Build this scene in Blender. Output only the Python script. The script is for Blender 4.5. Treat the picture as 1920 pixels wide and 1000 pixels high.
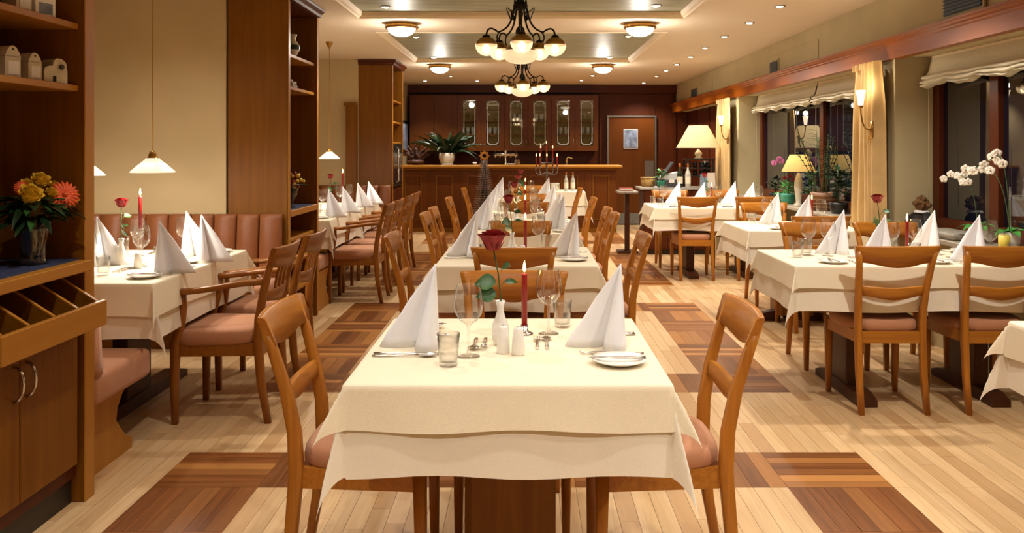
import bpy, bmesh, math, random
from mathutils import Vector, Matrix
R = random.Random(7)
PI = math.pi
scene = bpy.context.scene
COL = scene.collection
for o in list(bpy.data.objects):
    bpy.data.objects.remove(o)

# ------------------------------------------------------------------ camera
CAM_H = 1.36
FPX = 1600.0
cam_d = bpy.data.cameras.new('camera')
cam = bpy.data.objects.new('camera', cam_d)
COL.objects.link(cam)
cam.location = (0, 0, CAM_H)
cam.rotation_euler = (PI / 2, 0, 0)
cam_d.sensor_width = 36
cam_d.lens = 36 * FPX / 1920
cam_d.shift_x = -25 / 1920
cam_d.shift_y = -221 / 1920
cam_d.clip_start = 0.05
scene.camera = cam
# ------------------------------------------------------------------ world, exposure
vs = scene.view_settings
vs.view_transform = 'Standard'
vs.look = 'None'
vs.gamma = 1
vs.use_curve_mapping = False
vs.exposure = 0.40
w = bpy.data.worlds.new('night')
scene.world = w
w.use_nodes = True
w.node_tree.nodes['Background'].inputs[0].default_value = (0.012, 0.014, 0.03, 1)
w.node_tree.nodes['Background'].inputs[1].default_value = 0.6
# light levels (all lamps of the room)
WARM = (1.0, 0.935, 0.83)
E_DOWN = 58.0      # recessed spotlight, watts
E_FLUSH = 11.0     # flush ceiling bowl
E_GLOBE = 15.0      # each chandelier globe
E_PEND = 14.0      # pendant
E_LAMP = 0.55       # table lamps
E_SCONCE = 1.8
CEIL = 2.50


def lamp(name, kind, loc, energy, color=WARM, size=0.05, spot=None, blend=0.5, parent=None, rot=None):
    d = bpy.data.lights.new(name, kind)
    d.energy = energy
    d.color = color
    if kind in ('POINT', 'SPOT'):
        d.shadow_soft_size = size
    if kind == 'SPOT':
        d.spot_size = spot
        d.spot_blend = blend
    o = bpy.data.objects.new(name, d)
    COL.objects.link(o)
    o.location = loc
    if rot:
        o.rotation_euler = rot
    if parent:
        o.parent = parent
    return o


def px(x, y, Y):
    """photo pixel at distance Y -> world"""
    return Vector(((x - 985) * Y / FPX, Y, CAM_H - (y - 279) * Y / FPX))


# ------------------------------------------------------------------ materials
def lin(h):
    h = h.lstrip('#')
    out = []
    for i in (0, 2, 4):
        c = int(h[i:i + 2], 16) / 255
        out.append(c / 12.92 if c <= 0.04045 else ((c + 0.055) / 1.055) ** 2.4)
    return (out[0], out[1], out[2], 1)


MATS = {}


def newmat(name):
    m = bpy.data.materials.new(name)
    m.use_nodes = True
    nt = m.node_tree
    b = nt.nodes['Principled BSDF']
    MATS[name] = m
    return m, nt, b


def N(nt, t, **kw):
    n = nt.nodes.new(t)
    for k, v in kw.items():
        if isinstance(k, str) and hasattr(n, k):
            setattr(n, k, v)
    return n


def plain(name, col, rough=0.5, metal=0.0, noise=0.0, nscale=40, bump=0.0, spec=None, sheen=0, emit=None, estr=0, coat=0, bscale=None, sss=0):
    m, nt, b = newmat(name)
    c = lin(col)
    b.inputs['Base Color'].default_value = c
    b.inputs['Roughness'].default_value = rough
    b.inputs['Metallic'].default_value = metal
    if spec is not None:
        b.inputs['Specular IOR Level'].default_value = spec
    if sheen:
        b.inputs['Sheen Weight'].default_value = sheen
    if coat:
        b.inputs['Coat Weight'].default_value = coat
        b.inputs['Coat Roughness'].default_value = 0.15
    if emit:
        b.inputs['Emission Color'].default_value = lin(emit)
        b.inputs['Emission Strength'].default_value = estr
    if noise or bump:
        tc = N(nt, 'ShaderNodeTexCoord')
        nz = N(nt, 'ShaderNodeTexNoise')
        nz.inputs['Scale'].default_value = nscale
        nz.inputs['Detail'].default_value = 4
        nt.links.new(tc.outputs['Object'], nz.inputs['Vector'])
        if noise:
            rp = N(nt, 'ShaderNodeValToRGB')
            rp.color_ramp.elements[0].position = 0.3
            rp.color_ramp.elements[1].position = 0.7
            rp.color_ramp.elements[0].color = tuple(x * (1 - noise) for x in c[:3]) + (1,)
            rp.color_ramp.elements[1].color = tuple(min(1, x * (1 + noise)) for x in c[:3]) + (1,)
            nt.links.new(nz.outputs['Fac'], rp.inputs['Fac'])
            nt.links.new(rp.outputs['Color'], b.inputs['Base Color'])
        if bump:
            nb = nz
            if bscale:
                nb = N(nt, 'ShaderNodeTexNoise')
                nb.inputs['Scale'].default_value = bscale
                nt.links.new(tc.outputs['Object'], nb.inputs['Vector'])
            bp = N(nt, 'ShaderNodeBump')
            bp.inputs['Strength'].default_value = bump
            bp.inputs['Distance'].default_value = 0.004
            nt.links.new(nb.outputs['Fac'], bp.inputs['Height'])
            nt.links.new(bp.outputs['Normal'], b.inputs['Normal'])
    return m


def wood(name, c0, c1, axis='Z', scale=1.0, rough=0.35, src='object', contrast=0.5, spread=0.0, coat=0.0, c2=None, spec=0.22):
    """grain stretched along one axis; colour varies per object"""
    m, nt, b = newmat(name)
    tc = N(nt, 'ShaderNodeTexCoord')
    oi = N(nt, 'ShaderNodeObjectInfo')
    if src == 'object':
        vec = tc.outputs['Object']
        rnd = oi.outputs['Random']
    elif src == 'world_object':
        g = N(nt, 'ShaderNodeNewGeometry')
        vec = g.outputs['Position']
        rnd = oi.outputs['Random']
    else:
        g = N(nt, 'ShaderNodeNewGeometry')
        vec = g.outputs['Position']
        at = N(nt, 'ShaderNodeAttribute', attribute_name='rnd')
        rnd = at.outputs['Fac']
    mp = N(nt, 'ShaderNodeMapping')
    s = {'X': (1.2, 26, 26), 'Y': (26, 1.2, 26), 'Z': (26, 26, 1.2)}[axis]
    mp.inputs['Scale'].default_value = tuple(v * scale for v in s)
    nt.links.new(vec, mp.inputs['Vector'])
    mul = N(nt, 'ShaderNodeMath', operation='MULTIPLY')
    mul.inputs[1].default_value = 37.0
    nt.links.new(rnd, mul.inputs[0])
    add = N(nt, 'ShaderNodeVectorMath', operation='ADD')
    nt.links.new(mp.outputs['Vector'], add.inputs[0])
    nt.links.new(mul.outputs[0], add.inputs[1])
    nz = N(nt, 'ShaderNodeTexNoise')
    nz.inputs['Scale'].default_value = 1.0
    nz.inputs['Detail'].default_value = 6
    nz.inputs['Roughness'].default_value = 0.6
    nz.inputs['Distortion'].default_value = 0.6
    nt.links.new(add.outputs[0], nz.inputs['Vector'])
    rp = N(nt, 'ShaderNodeValToRGB')
    e = rp.color_ramp.elements
    e[0].position = 0.5 - contrast / 2
    e[1].position = 0.5 + contrast / 2
    e[0].color = lin(c0)
    e[1].color = lin(c1)
    nt.links.new(nz.outputs['Fac'], rp.inputs['Fac'])
    out = rp.outputs['Color']
    if spread:
        # per piece lightness
        mr = N(nt, 'ShaderNodeMapRange')
        mr.inputs['To Min'].default_value = 1 - spread
        mr.inputs['To Max'].default_value = 1 + spread
        nt.links.new(rnd, mr.inputs['Value'])
        hs = N(nt, 'ShaderNodeHueSaturation')
        nt.links.new(out, hs.inputs['Color'])
        nt.links.new(mr.outputs['Result'], hs.inputs['Value'])
        out = hs.outputs['Color']
    if c2:
        # a share of pieces takes another tone
        gt = N(nt, 'ShaderNodeMath', operation='MULTIPLY')
        gt.inputs[1].default_value = 7.31
        nt.links.new(rnd, gt.inputs[0])
        fr = N(nt, 'ShaderNodeMath', operation='FRACT')
        nt.links.new(gt.outputs[0], fr.inputs[0])
        pw = N(nt, 'ShaderNodeMath', operation='POWER')
        pw.inputs[1].default_value = 3.0
        nt.links.new(fr.outputs[0], pw.inputs[0])
        mx = N(nt, 'ShaderNodeMixRGB')
        nt.links.new(pw.outputs[0], mx.inputs['Fac'])
        nt.links.new(out, mx.inputs['Color1'])
        mx.inputs['Color2'].default_value = lin(c2)
        out = mx.outputs['Color']
    nt.links.new(out, b.inputs['Base Color'])
    b.inputs['Roughness'].default_value = rough
    b.inputs['Specular IOR Level'].default_value = spec
    if coat:
        b.inputs['Coat Weight'].default_value = coat
        b.inputs['Coat Roughness'].default_value = 0.2
    return m


# honey chair wood, warm cherry cabinets
for ax in 'XYZ':
    wood('chair_' + ax, '#8c5010', '#c07d2a', ax, 2.0, 0.33, spread=0.07, contrast=0.7, spec=.4)
    wood('armchair_' + ax, '#74400e', '#a0631f', ax, 2.0, 0.33, spread=0.06, contrast=0.7, spec=.35)
    wood('cherry_' + ax, '#663805', '#8a5811', ax, 0.9, 0.42, contrast=0.8)
    wood('cherry_light_' + ax, '#9a6420', '#b37a2e', ax, 0.5, 0.36, contrast=0.8)
    wood('cherry_dark_' + ax, '#522804', '#693608', ax, 0.45, 0.42, contrast=0.8)
    wood('mahogany_' + ax, '#431803', '#582508', ax, 0.45, 0.45, contrast=0.8)
    wood('beam_' + ax, '#7a3807', '#9a520e', ax, 0.5, 0.3, contrast=0.8)
    wood('espresso_' + ax, '#3a1d0d', '#4d2a14', ax, 0.7, 0.4)
for src, tag_ in (('world_object', 'o'), ('attr', 'a')):
    for ax in 'XY':
        wood('maple_%s_%s' % (ax, tag_), '#bb9465', '#dcbd92', ax, 1.7, 0.36, src, 0.6, 0.07, c2='#b0875a', spec=.35)
        wood('walnut_%s_%s' % (ax, tag_), '#4c260d', '#8f5627', ax, 1.7, 0.32, src, 0.6, 0.2, c2='#b27a40', spec=.35)
plain('joint', '#4a3018', 0.7)
plain('floor_base', '#c9a87c', 0.4, noise=0.08, nscale=6)

plain('plaster_cream', '#c0a97f', 0.85, noise=0.05, nscale=3, bump=0.05, bscale=30)
plain('plaster_wall', '#b5a781', 0.85, noise=0.07, nscale=2.2, bump=0.06, bscale=22)
plain('ceiling_white', '#dccbb2', 0.8, noise=0.02, nscale=1.5)
plain('moulding_white', '#dfcba8', 0.6)
plain('linen_white', '#e9e9ee', 0.75, noise=0.02, nscale=300, bump=0.1, sheen=0.2)
plain('cloth_cream', '#ebdfc4', 0.7, noise=0.015, nscale=12, bump=0.25, bscale=500, sheen=0.15)
plain('cloth_under', '#e8dfcc', 0.72, noise=0.02, nscale=10, bump=0.25, bscale=500, sheen=0.15)
plain('cushion_pink', '#b07854', 0.75, noise=0.06, nscale=220, bump=0.3, bscale=400, sheen=0.15)
plain('leather_rust', '#874e28', 0.5, noise=0.06, nscale=30, bump=0.08, bscale=90)
plain('porcelain', '#eeeae4', 0.15, coat=0.3)
plain('ceramic_cream', '#cfc5ae', 0.35, noise=0.12, nscale=18)
plain('ceramic_grey', '#a79f92', 0.4, noise=0.15, nscale=25)
plain('steel', '#b8b4ac', 0.2, 1.0)
plain('steel_brushed', '#8d8a86', 0.38, 1.0, noise=0.1, nscale=60)
plain('silver', '#d6d2cb', 0.22, 1.0)
plain('chrome', '#d0d2d4', 0.1, 1.0)
plain('brass', '#b08646', 0.33, 1.0, noise=0.12, nscale=25)
plain('iron', '#241a12', 0.5, 0.6, noise=0.3, nscale=40, bump=0.3)
plain('wax_red', '#8e1611', 0.4, sss=0)
plain('wax_yellow', '#d8c24a', 0.45)
plain('wick', '#1a1410', 0.9)
plain('rose_red', '#8d0b10', 0.55, noise=0.25, nscale=60)
plain('rose_yellow', '#e0b836', 0.55, noise=0.2, nscale=60)
plain('gerbera_orange', '#d4531f', 0.55, noise=0.25, nscale=60)
plain('pink_petal', '#a4527c', 0.5, noise=0.3, nscale=60)
plain('orchid_white', '#e6dccd', 0.5, noise=0.05, nscale=60)
plain('berry_red', '#8e3a2c', 0.4, noise=0.4, nscale=60)
plain('leaf_green', '#2f5a24', 0.45, noise=0.3, nscale=40)
plain('leaf_dark', '#1a3016', 0.35, noise=0.3, nscale=30)
plain('leaf_bright', '#3f8a34', 0.45, noise=0.25, nscale=40)
plain('stem_green', '#3a4f22', 0.6)
plain('soil', '#2a1d12', 0.95)
plain('stone_grey', '#8c8578', 0.55, noise=0.2, nscale=30)
plain('marble_sill', '#9a9080', 0.3, noise=0.18, nscale=14)
plain('tile_grey', '#6d6860', 0.4, noise=0.12, nscale=5)
plain('black_plastic', '#151414', 0.35)
plain('dark_grey', '#3b3d40', 0.4)
plain('light_grey', '#b9bdbd', 0.4)
plain('screen_dark', '#1c2126', 0.15)
plain('paper_white', '#e2ddd2', 0.8)
plain('paper_blue', '#7f97ac', 0.7)
plain('mat_blue', '#2b3350', 0.6, noise=0.45, nscale=30)
plain('wicker', '#b08a4e', 0.7, noise=0.3, nscale=80, bump=0.5)
plain('pot_green', '#2f8068', 0.3, noise=0.1, nscale=20)
plain('terracotta_brown', '#7d5636', 0.5, noise=0.12, nscale=25)
plain('plinth_dark', '#221a14', 0.5)
plain('curtain_gold', '#c6a56c', 0.7, noise=0.1, nscale=8, bump=0.2, bscale=200, sheen=0.3)
plain('shade_linen', '#d3c8ae', 0.8, noise=0.05, nscale=60, bump=0.3, bscale=300)
plain('plush_brown', '#6b4a28', 0.95, noise=0.4, nscale=60, bump=0.8)
plain('plush_dark', '#26211e', 0.95, noise=0.3, nscale=60)
plain('driftwood', '#432110', 0.6, noise=0.35, nscale=14, bump=0.6)
plain('straw', '#c98d34', 0.6, noise=0.2, nscale=80)
plain('wire_brown', '#7d6350', 0.5, 0.5, noise=0.4, nscale=120)
plain('vent_dark', '#1b1d20', 0.5)
plain('vent_blue', '#56606c', 0.5)
plain('bulb_hot', '#ffffff', 0.5, emit='#ffe6bd', estr=14)
plain('flame', '#ffcf80', 0.5, emit='#ffc56a', estr=22)
plain('flame_core', '#ffcf80', 0.5, emit='#ffe9b8', estr=30)
plain('globe_hot', '#f4ead8', 0.4, emit='#ffe9c6', estr=3.2)
plain('opal_glass', '#f3eddc', 0.35, emit='#ffedcf', estr=1.5)
plain('pendant_glass', '#f4eee0', 0.35, emit='#ffe9c9', estr=0.75)
plain('sconce_glass', '#fff3dd', 0.4, emit='#ffe9c6', estr=2.2)
plain('downlight_face', '#fff3dd', 0.4, emit='#ffeccb', estr=9)
plain('bottle_dark', '#1c2414', 0.1, spec=0.8)
plain('bottle_clear', '#b9b7a8', 0.1, spec=0.8)
plain('label_cream', '#e4dcc4', 0.7)
plain('picture_print', '#7f8aa0', 0.5, noise=0.6, nscale=14)
plain('cabinet_inside', '#cdb26c', 0.6)
plain('etched', '#e6e8ea', 0.35)


def glassmat(name, tint=(0.97, 0.97, 0.96), ior=1.5, rough=0.02, boost=1.0):
    m, nt, b = newmat(name)
    nt.nodes.remove(b)
    out = nt.nodes['Material Output']
    tr = N(nt, 'ShaderNodeBsdfTransparent')
    tr.inputs['Color'].default_value = tuple(tint) + (1,)
    gl = N(nt, 'ShaderNodeBsdfGlossy')
    gl.inputs['Roughness'].default_value = rough
    # thin wall: the same reflectance from both sides, rising towards grazing angles
    fr = N(nt, 'ShaderNodeLayerWeight')
    fr.inputs['Blend'].default_value = 0.5
    pw = N(nt, 'ShaderNodeMath', operation='POWER')
    pw.inputs[1].default_value = 2.2
    mu = N(nt, 'ShaderNodeMath', operation='MULTIPLY_ADD')
    mu.inputs[1].default_value = 0.6 * boost
    mu.inputs[2].default_value = 0.09
    mu.use_clamp = True
    mx = N(nt, 'ShaderNodeMixShader')
    nt.links.new(fr.outputs['Facing'], pw.inputs[0])
    nt.links.new(pw.outputs[0], mu.inputs[0])
    tm = N(nt, 'ShaderNodeMixRGB')
    tm.inputs['Color1'].default_value = tuple(tint) + (1,)
    tm.inputs['Color2'].default_value = tuple(.25 * c for c in tint) + (1,)
    p4 = N(nt, 'ShaderNodeMath', operation='POWER')
    p4.inputs[1].default_value = 5.0
    nt.links.new(fr.outputs['Facing'], p4.inputs[0])
    nt.links.new(p4.outputs[0], tm.inputs['Fac'])
    nt.links.new(tm.outputs[0], tr.inputs['Color'])
    nt.links.new(mu.outputs[0], mx.inputs[0])
    nt.links.new(tr.outputs[0], mx.inputs[1])
    nt.links.new(gl.outputs[0], mx.inputs[2])
    nt.links.new(mx.outputs[0], out.inputs['Surface'])
    return m


glassmat('glass', (0.975, 0.975, 0.97), 1.55, 0.015, 1.4)
glassmat('glass_pane', (0.9, 0.92, 0.9), 1.5, 0.01, 1.2)
glassmat('glass_vase', (0.6, 0.62, 0.58), 1.5, 0.02, 1.3)
# night window: dark pane that mirrors the room
m, nt, b = newmat('night_glass')
b.inputs['Base Color'].default_value = (0.006, 0.007, 0.014, 1)
b.inputs['Roughness'].default_value = 0.015
b.inputs['Specular IOR Level'].default_value = 1.0
b.inputs['IOR'].default_value = 1.7
# frosted globes: partly clear, so the bulb inside shows as a bright core
for nm, em, tf in (('globe_glass', .55, .35), ('bowl_glass', .5, .15)):
    m, nt, b = newmat(nm)
    b.inputs['Base Color'].default_value = lin('#e8dcc6')
    b.inputs['Roughness'].default_value = 0.3
    b.inputs['Emission Color'].default_value = lin('#ffe2b4')
    b.inputs['Emission Strength'].default_value = em
    tr = N(nt, 'ShaderNodeBsdfTransparent')
    mx = N(nt, 'ShaderNodeMixShader')
    mx.inputs[0].default_value = tf
    nt.links.new(b.outputs[0], mx.inputs[1])
    nt.links.new(tr.outputs[0], mx.inputs[2])
    nt.links.new(mx.outputs[0], nt.nodes['Material Output'].inputs['Surface'])
# lamp shade: cloth that lets light through
for nm, col in (('lampshade', '#d8caa0'), ('lampshade_yellow', '#d6bb78')):
    m, nt, b = newmat(nm)
    tl = N(nt, 'ShaderNodeBsdfTranslucent')
    tl.inputs['Color'].default_value = lin(col)
    mx = N(nt, 'ShaderNodeMixShader')
    mx.inputs[0].default_value = 0.45
    b.inputs['Base Color'].default_value = lin(col)
    b.inputs['Roughness'].default_value = 0.85
    nt.links.new(b.outputs[0], mx.inputs[1])
    nt.links.new(tl.outputs[0], mx.inputs[2])
    nt.links.new(mx.outputs[0], nt.nodes['Material Output'].inputs['Surface'])
# brushed grey-green ceiling field
m, nt, b = newmat('tray_field')
tc = N(nt, 'ShaderNodeTexCoord')
mp = N(nt, 'ShaderNodeMapping')
mp.inputs['Scale'].default_value = (1.2, 14, 1)
nz = N(nt, 'ShaderNodeTexNoise')
nz.inputs['Scale'].default_value = 1.6
nz.inputs['Detail'].default_value = 8
nz.inputs['Roughness'].default_value = 0.65
rp = N(nt, 'ShaderNodeValToRGB')
rp.color_ramp.elements[0].position = 0.32
rp.color_ramp.elements[1].position = 0.68
rp.color_ramp.elements[0].color = lin('#868873')
rp.color_ramp.elements[1].color = lin('#b5b39b')
nt.links.new(tc.outputs['Object'], mp.inputs['Vector'])
nt.links.new(mp.outputs['Vector'], nz.inputs['Vector'])
nt.links.new(nz.outputs['Fac'], rp.inputs['Fac'])
nt.links.new(rp.outputs['Color'], b.inputs['Base Color'])
b.inputs['Roughness'].default_value = 0.45
b.inputs['Specular IOR Level'].default_value = 0.1
bp = N(nt, 'ShaderNodeBump')
bp.inputs['Strength'].default_value = 0.25
bp.inputs['Distance'].default_value = 0.004
nt.links.new(nz.outputs['Fac'], bp.inputs['Height'])
nt.links.new(bp.outputs['Normal'], b.inputs['Normal'])


# ------------------------------------------------------------------ mesh builder
class MB:
    def __init__(s):
        s.v, s.f, s.sm, s.attr = [], [], [], []

    def add(s, vs, fs, smooth=False):
        o = len(s.v)
        s.v += [tuple(p) for p in vs]
        for f in fs:
            s.f.append([i + o for i in f])
            s.sm.append(smooth)
        return s

    def box(s, x0, x1, y0, y1, z0, z1, bev=0.0, seg=1):
        if x1 < x0: x0, x1 = x1, x0
        if y1 < y0: y0, y1 = y1, y0
        if z1 < z0: z0, z1 = z1, z0
        if bev <= 0:
            vs = [(x, y, z) for z in (z0, z1) for y in (y0, y1) for x in (x0, x1)]
            fs = [(0, 2, 3, 1), (4, 5, 7, 6), (0, 1, 5, 4), (2, 6, 7, 3), (0, 4, 6, 2), (1, 3, 7, 5)]
            return s.add(vs, fs)
        bm = bmesh.new()
        bmesh.ops.create_cube(bm, size=1)
        for v in bm.verts:
            v.co = ((x0 + x1) / 2 + v.co.x * (x1 - x0), (y0 + y1) / 2 + v.co.y * (y1 - y0), (z0 + z1) / 2 + v.co.z * (z1 - z0))
        bev = min(bev, 0.49 * min(x1 - x0, y1 - y0, z1 - z0))
        bmesh.ops.bevel(bm, geom=bm.edges[:], offset=bev, segments=seg, profile=0.5, affect='EDGES')
        bm.verts.index_update()
        s.add([v.co[:] for v in bm.verts], [[v.index for v in f.verts] for f in bm.faces], seg > 1)
        bm.free()
        return s

    def prism(s, poly, axis, a, b):
        """extrude 2d polygon along axis; poly coords are the other two axes in xyz order"""
        def mk(p, t):
            return {'X': (t, p[0], p[1]), 'Y': (p[0], t, p[1]), 'Z': (p[0], p[1], t)}[axis]
        n = len(poly)
        vs = [mk(p, a) for p in poly] + [mk(p, b) for p in poly]
        fs = [list(range(n)), list(range(2 * n - 1, n - 1, -1))]
        fs += [(i, i + n, (i + 1) % n + n, (i + 1) % n) for i in range(n)]
        return s.add(vs, fs)

    def loft(s, rings, caps=True, smooth=True, closed=True):
        n = len(rings[0])
        vs = [p for r in rings for p in r]
        fs = []
        for k in range(len(rings) - 1):
            for i in range(n if closed else n - 1):
                j = (i + 1) % n
                fs.append((k * n + i, k * n + j, (k + 1) * n + j, (k + 1) * n + i))
        s.add(vs, fs, smooth)
        if caps:
            o = len(s.v) - len(vs)
            s.f.append([o + i for i in range(n)][::-1]); s.sm.append(False)
            s.f.append([o + (len(rings) - 1) * n + i for i in range(n)]); s.sm.append(False)
        return s

    def tube(s, path, r, n=8, caps=True):
        path = [Vector(p) for p in path]
        m = len(path)
        rr = r if isinstance(r, (list, tuple)) else [r] * m
        rings = []
        t0 = (path[1] - path[0]).normalized()
        up = Vector((0, 0, 1)) if abs(t0.z) < 0.9 else Vector((1, 0, 0))
        u = t0.cross(up).normalized()
        for i, p in enumerate(path):
            a = path[max(i - 1, 0)]; c = path[min(i + 1, m - 1)]
            t = (c - a).normalized()
            u = (u - t * u.dot(t)).normalized()
            v = t.cross(u)
            rings.append([p + (u * math.cos(2 * PI * k / n) + v * math.sin(2 * PI * k / n)) * rr[i] for k in range(n)])
        return s.loft(rings, caps)

    def lathe(s, prof, n=16, c=(0, 0, 0), cap0=False, cap1=False, sx=1.0, sy=1.0):
        vs, fs = [], []
        for (r, z) in prof:
            for k in range(n):
                a = 2 * PI * k / n
                vs.append((c[0] + sx * r * math.cos(a), c[1] + sy * r * math.sin(a), c[2] + z))
        for i in range(len(prof) - 1):
            for k in range(n):
                j = (k + 1) % n
                fs.append((i * n + k, i * n + j, (i + 1) * n + j, (i + 1) * n + k))
        o = len(s.v)
        s.add(vs, fs, True)
        if cap0:
            s.f.append([o + k for k in range(n)][::-1]); s.sm.append(False)
        if cap1:
            s.f.append([o + (len(prof) - 1) * n + k for k in range(n)]); s.sm.append(False)
        return s

    def grid(s, fn, nu, nv, smooth=True):
        vs = [fn(i / nu, j / nv) for j in range(nv + 1) for i in range(nu + 1)]
        fs = [(j * (nu + 1) + i, j * (nu + 1) + i + 1, (j + 1) * (nu + 1) + i + 1, (j + 1) * (nu + 1) + i) for j in range(nv) for i in range(nu)]
        return s.add(vs, fs, smooth)

    def sphere(s, c, r, n=10, m=6, sz=1.0):
        prof = [(max(1e-4, r * math.sin(PI * k / m)), -r * sz * math.cos(PI * k / m)) for k in range(m + 1)]
        return s.lathe(prof, n, c)

    def xf(s, mat):
        s.v = [tuple(mat @ Vector(p)) for p in s.v]
        return s

    def join(s, o):
        return s.add_raw(o)

    def add_raw(s, o):
        k = len(s.v)
        s.v += o.v
        s.f += [[i + k for i in f] for f in o.f]
        s.sm += o.sm
        return s

    def mesh(s, name, mat):
        me = bpy.data.meshes.new(name)
        me.from_pydata(s.v, [], s.f)
        me.polygons.foreach_set('use_smooth', s.sm)
        me.materials.append(MATS[mat])
        me.update()
        return me


def part(name, mb, mat, subs=(), label=None):
    return (name, mb.mesh(name, mat), list(subs), label)


def _link(p, parent):
    name, me, subs, label = p
    o = bpy.data.objects.new(name, me)
    COL.objects.link(o)
    o.parent = parent
    if label:
        o['label'] = label
    for q in subs:
        _link(q, o)
    return o


def tag(o, label, cat, group=None):
    o['label'] = label
    o['category'] = cat
    if group:
        o['group'] = group
    return o


def spawn(name, parts, loc=(0, 0, 0), rz=0.0, label=None, cat=None, group=None, rot=None, scale=None):
    """a new thing from (shared) part meshes: an Empty over several parts, or one mesh"""
    if len(parts) == 1 and not parts[0][2]:
        o = bpy.data.objects.new(name, parts[0][1])
        COL.objects.link(o)
    else:
        o = bpy.data.objects.new(name, None)
        o.empty_display_size = 0.1
        COL.objects.link(o)
        for p in parts:
            _link(p, o)
    o.location = loc
    o.rotation_euler = rot if rot else (0, 0, rz)
    if scale:
        o.scale = (scale,) * 3 if not isinstance(scale, (tuple, list)) else scale
    tag(o, label, cat, group)
    return o


def struct(name, mb, mat, parent=None, label=None):
    o = bpy.data.objects.new(name, mb.mesh(name, mat))
    COL.objects.link(o)
    if parent:
        o.parent = parent
    else:
        o['kind'] = 'structure'
    if label:
        o['label'] = label
    return o


def bez(p0, p1, p2, p3, n=8):
    p0, p1, p2, p3 = map(Vector, (p0, p1, p2, p3))
    return [p0 * (1 - t) ** 3 + p1 * 3 * t * (1 - t) ** 2 + p2 * 3 * t * t * (1 - t) + p3 * t ** 3 for t in [i / n for i in range(n + 1)]]


# ================================================================== THE ROOM
# ---- floor: slab with a maple field and walnut inlay frames, plank by plank
XL, XR, YB = -3.7, 2.96, 15.3
fl = struct('floor', MB().box(-3.9, 3.2, -3.0, 15.5, -0.08, -0.0025), 'joint', label='pale maple plank floor with dark walnut inlay frames')
BX0, BW = -1.50, 2.98 / 7
frames = [(1.05, 3.82), (4.76, 7.53), (8.47, 11.24), (12.18, 13.94)]
BL = 2.77 / 7
planks = []     # (x0,x1,y0,y1,kind,axis)
dark = []       # blocks
for k, (y0, y1) in enumerate(frames):
    ny = round((y1 - y0) / BL)
    bl = (y1 - y0) / ny
    for j in range(ny):
        for i in range(7):
            if i in (0, 6) or j in (0, ny - 1):
                if k == 3 and j == ny - 1 and i not in (0, 6):
                    continue
                dark.append((BX0 + i * BW, BX0 + (i + 1) * BW, y0 + j * bl, y0 + (j + 1) * bl, (i + j + ny - 1) % 2))
for (x0, x1, y0, y1, par) in dark:
    n = 6
    for q in range(n):
        if par == 0:
            a = (y1 - y0) / n
            planks.append((x0, x1, y0 + q * a, y0 + (q + 1) * a, 'walnut', 'X'))
        else:
            a = (x1 - x0) / n
            planks.append((x0 + q * a, x0 + (q + 1) * a, y0, y1, 'walnut', 'Y'))
FY0, FY1 = -3.0, 15.3


def free(xm):
    """y intervals of the maple field in the column at xm"""
    cuts = sorted((d[2], d[3]) for d in dark if d[0] < xm < d[1])
    out, y = [], FY0
    for a, b_ in cuts:
        if a > y + 0.01:
            out.append((y, a))
        y = max(y, b_)
    if y < FY1 - 0.02:
        out.append((y, FY1))
    return out


segs = [(XL, BX0)] + [(BX0 + i * BW, BX0 + (i + 1) * BW) for i in range(7)] + [(BX0 + 7 * BW, XR)]
for (sa, sb) in segs:
    n = max(1, round((sb - sa) / 0.071))
    for i in range(n):
        x0 = sa + (sb - sa) * i / n
        x1 = sa + (sb - sa) * (i + 1) / n
        for (ya, yb) in free((x0 + x1) / 2):
            y = ya
            first = True
            while y < yb - 1e-4:
                L = R.uniform(0.25, 1.0) if first else R.uniform(0.55, 1.05)
                first = False
                e = y + L
                if yb - e < 0.2:
                    e = yb
                planks.append((x0, x1, y, e, 'maple', 'Y'))
                y = e


def shown(p):
    xm, ym = (p[0] + p[1]) / 2, (p[2] + p[3]) / 2
    if ym < 2.95:
        return 0
    sx = 985 + xm * FPX / ym
    sy = 279 + CAM_H * FPX / ym
    if not (-20 < sx < 1940) or sy > 1010:
        return 0
    if xm < -1.72 and not (3.4 < ym < 6.0 and xm > -2.4):
        return 0
    return (p[1] - p[0]) * (p[3] - p[2]) / ym ** 3


cubes = {}
for kind in ('maple', 'walnut'):
    for ax in 'XY':
        me = MB().box(-0.5, 0.5, -0.5, 0.5, -1, 0).mesh('plank', '%s_%s_o' % (kind, ax))
        cubes[kind, ax] = me
for kind in ('maple', 'walnut'):
    pool = sorted((p for p in planks if p[4] == kind), key=shown, reverse=True)
    k = 300
    near, rest = pool[:k], pool[k:]
    for p in near:
        o = bpy.data.objects.new('plank' if kind == 'maple' else 'inlay_plank', cubes[kind, p[5]])
        COL.objects.link(o)
        o.parent = fl
        o.location = ((p[0] + p[1]) / 2, (p[2] + p[3]) / 2, R.uniform(-0.0005, 0))
        o.scale = (p[1] - p[0] - 0.0014, p[3] - p[2] - 0.0014, 0.012)
    for ax in 'XY':
        mb = MB(); rv = []
        for p in rest:
            if p[5] != ax:
                continue
            mb.box(p[0] + .0007, p[1] - .0007, p[2] + .0007, p[3] - .0007, -0.012, 0)
            rv += [R.random()] * 8
        if not rv:
            continue
        me = mb.mesh('planking', '%s_%s_a' % (kind, ax))
        at = me.attributes.new('rnd', 'FLOAT', 'POINT')
        at.data.foreach_set('value', rv)
        o = bpy.data.objects.new('distant_planking' if kind == 'maple' else 'distant_inlay', me)
        COL.objects.link(o)
        o.parent = fl
        o['kind'] = 'stuff'

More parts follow.
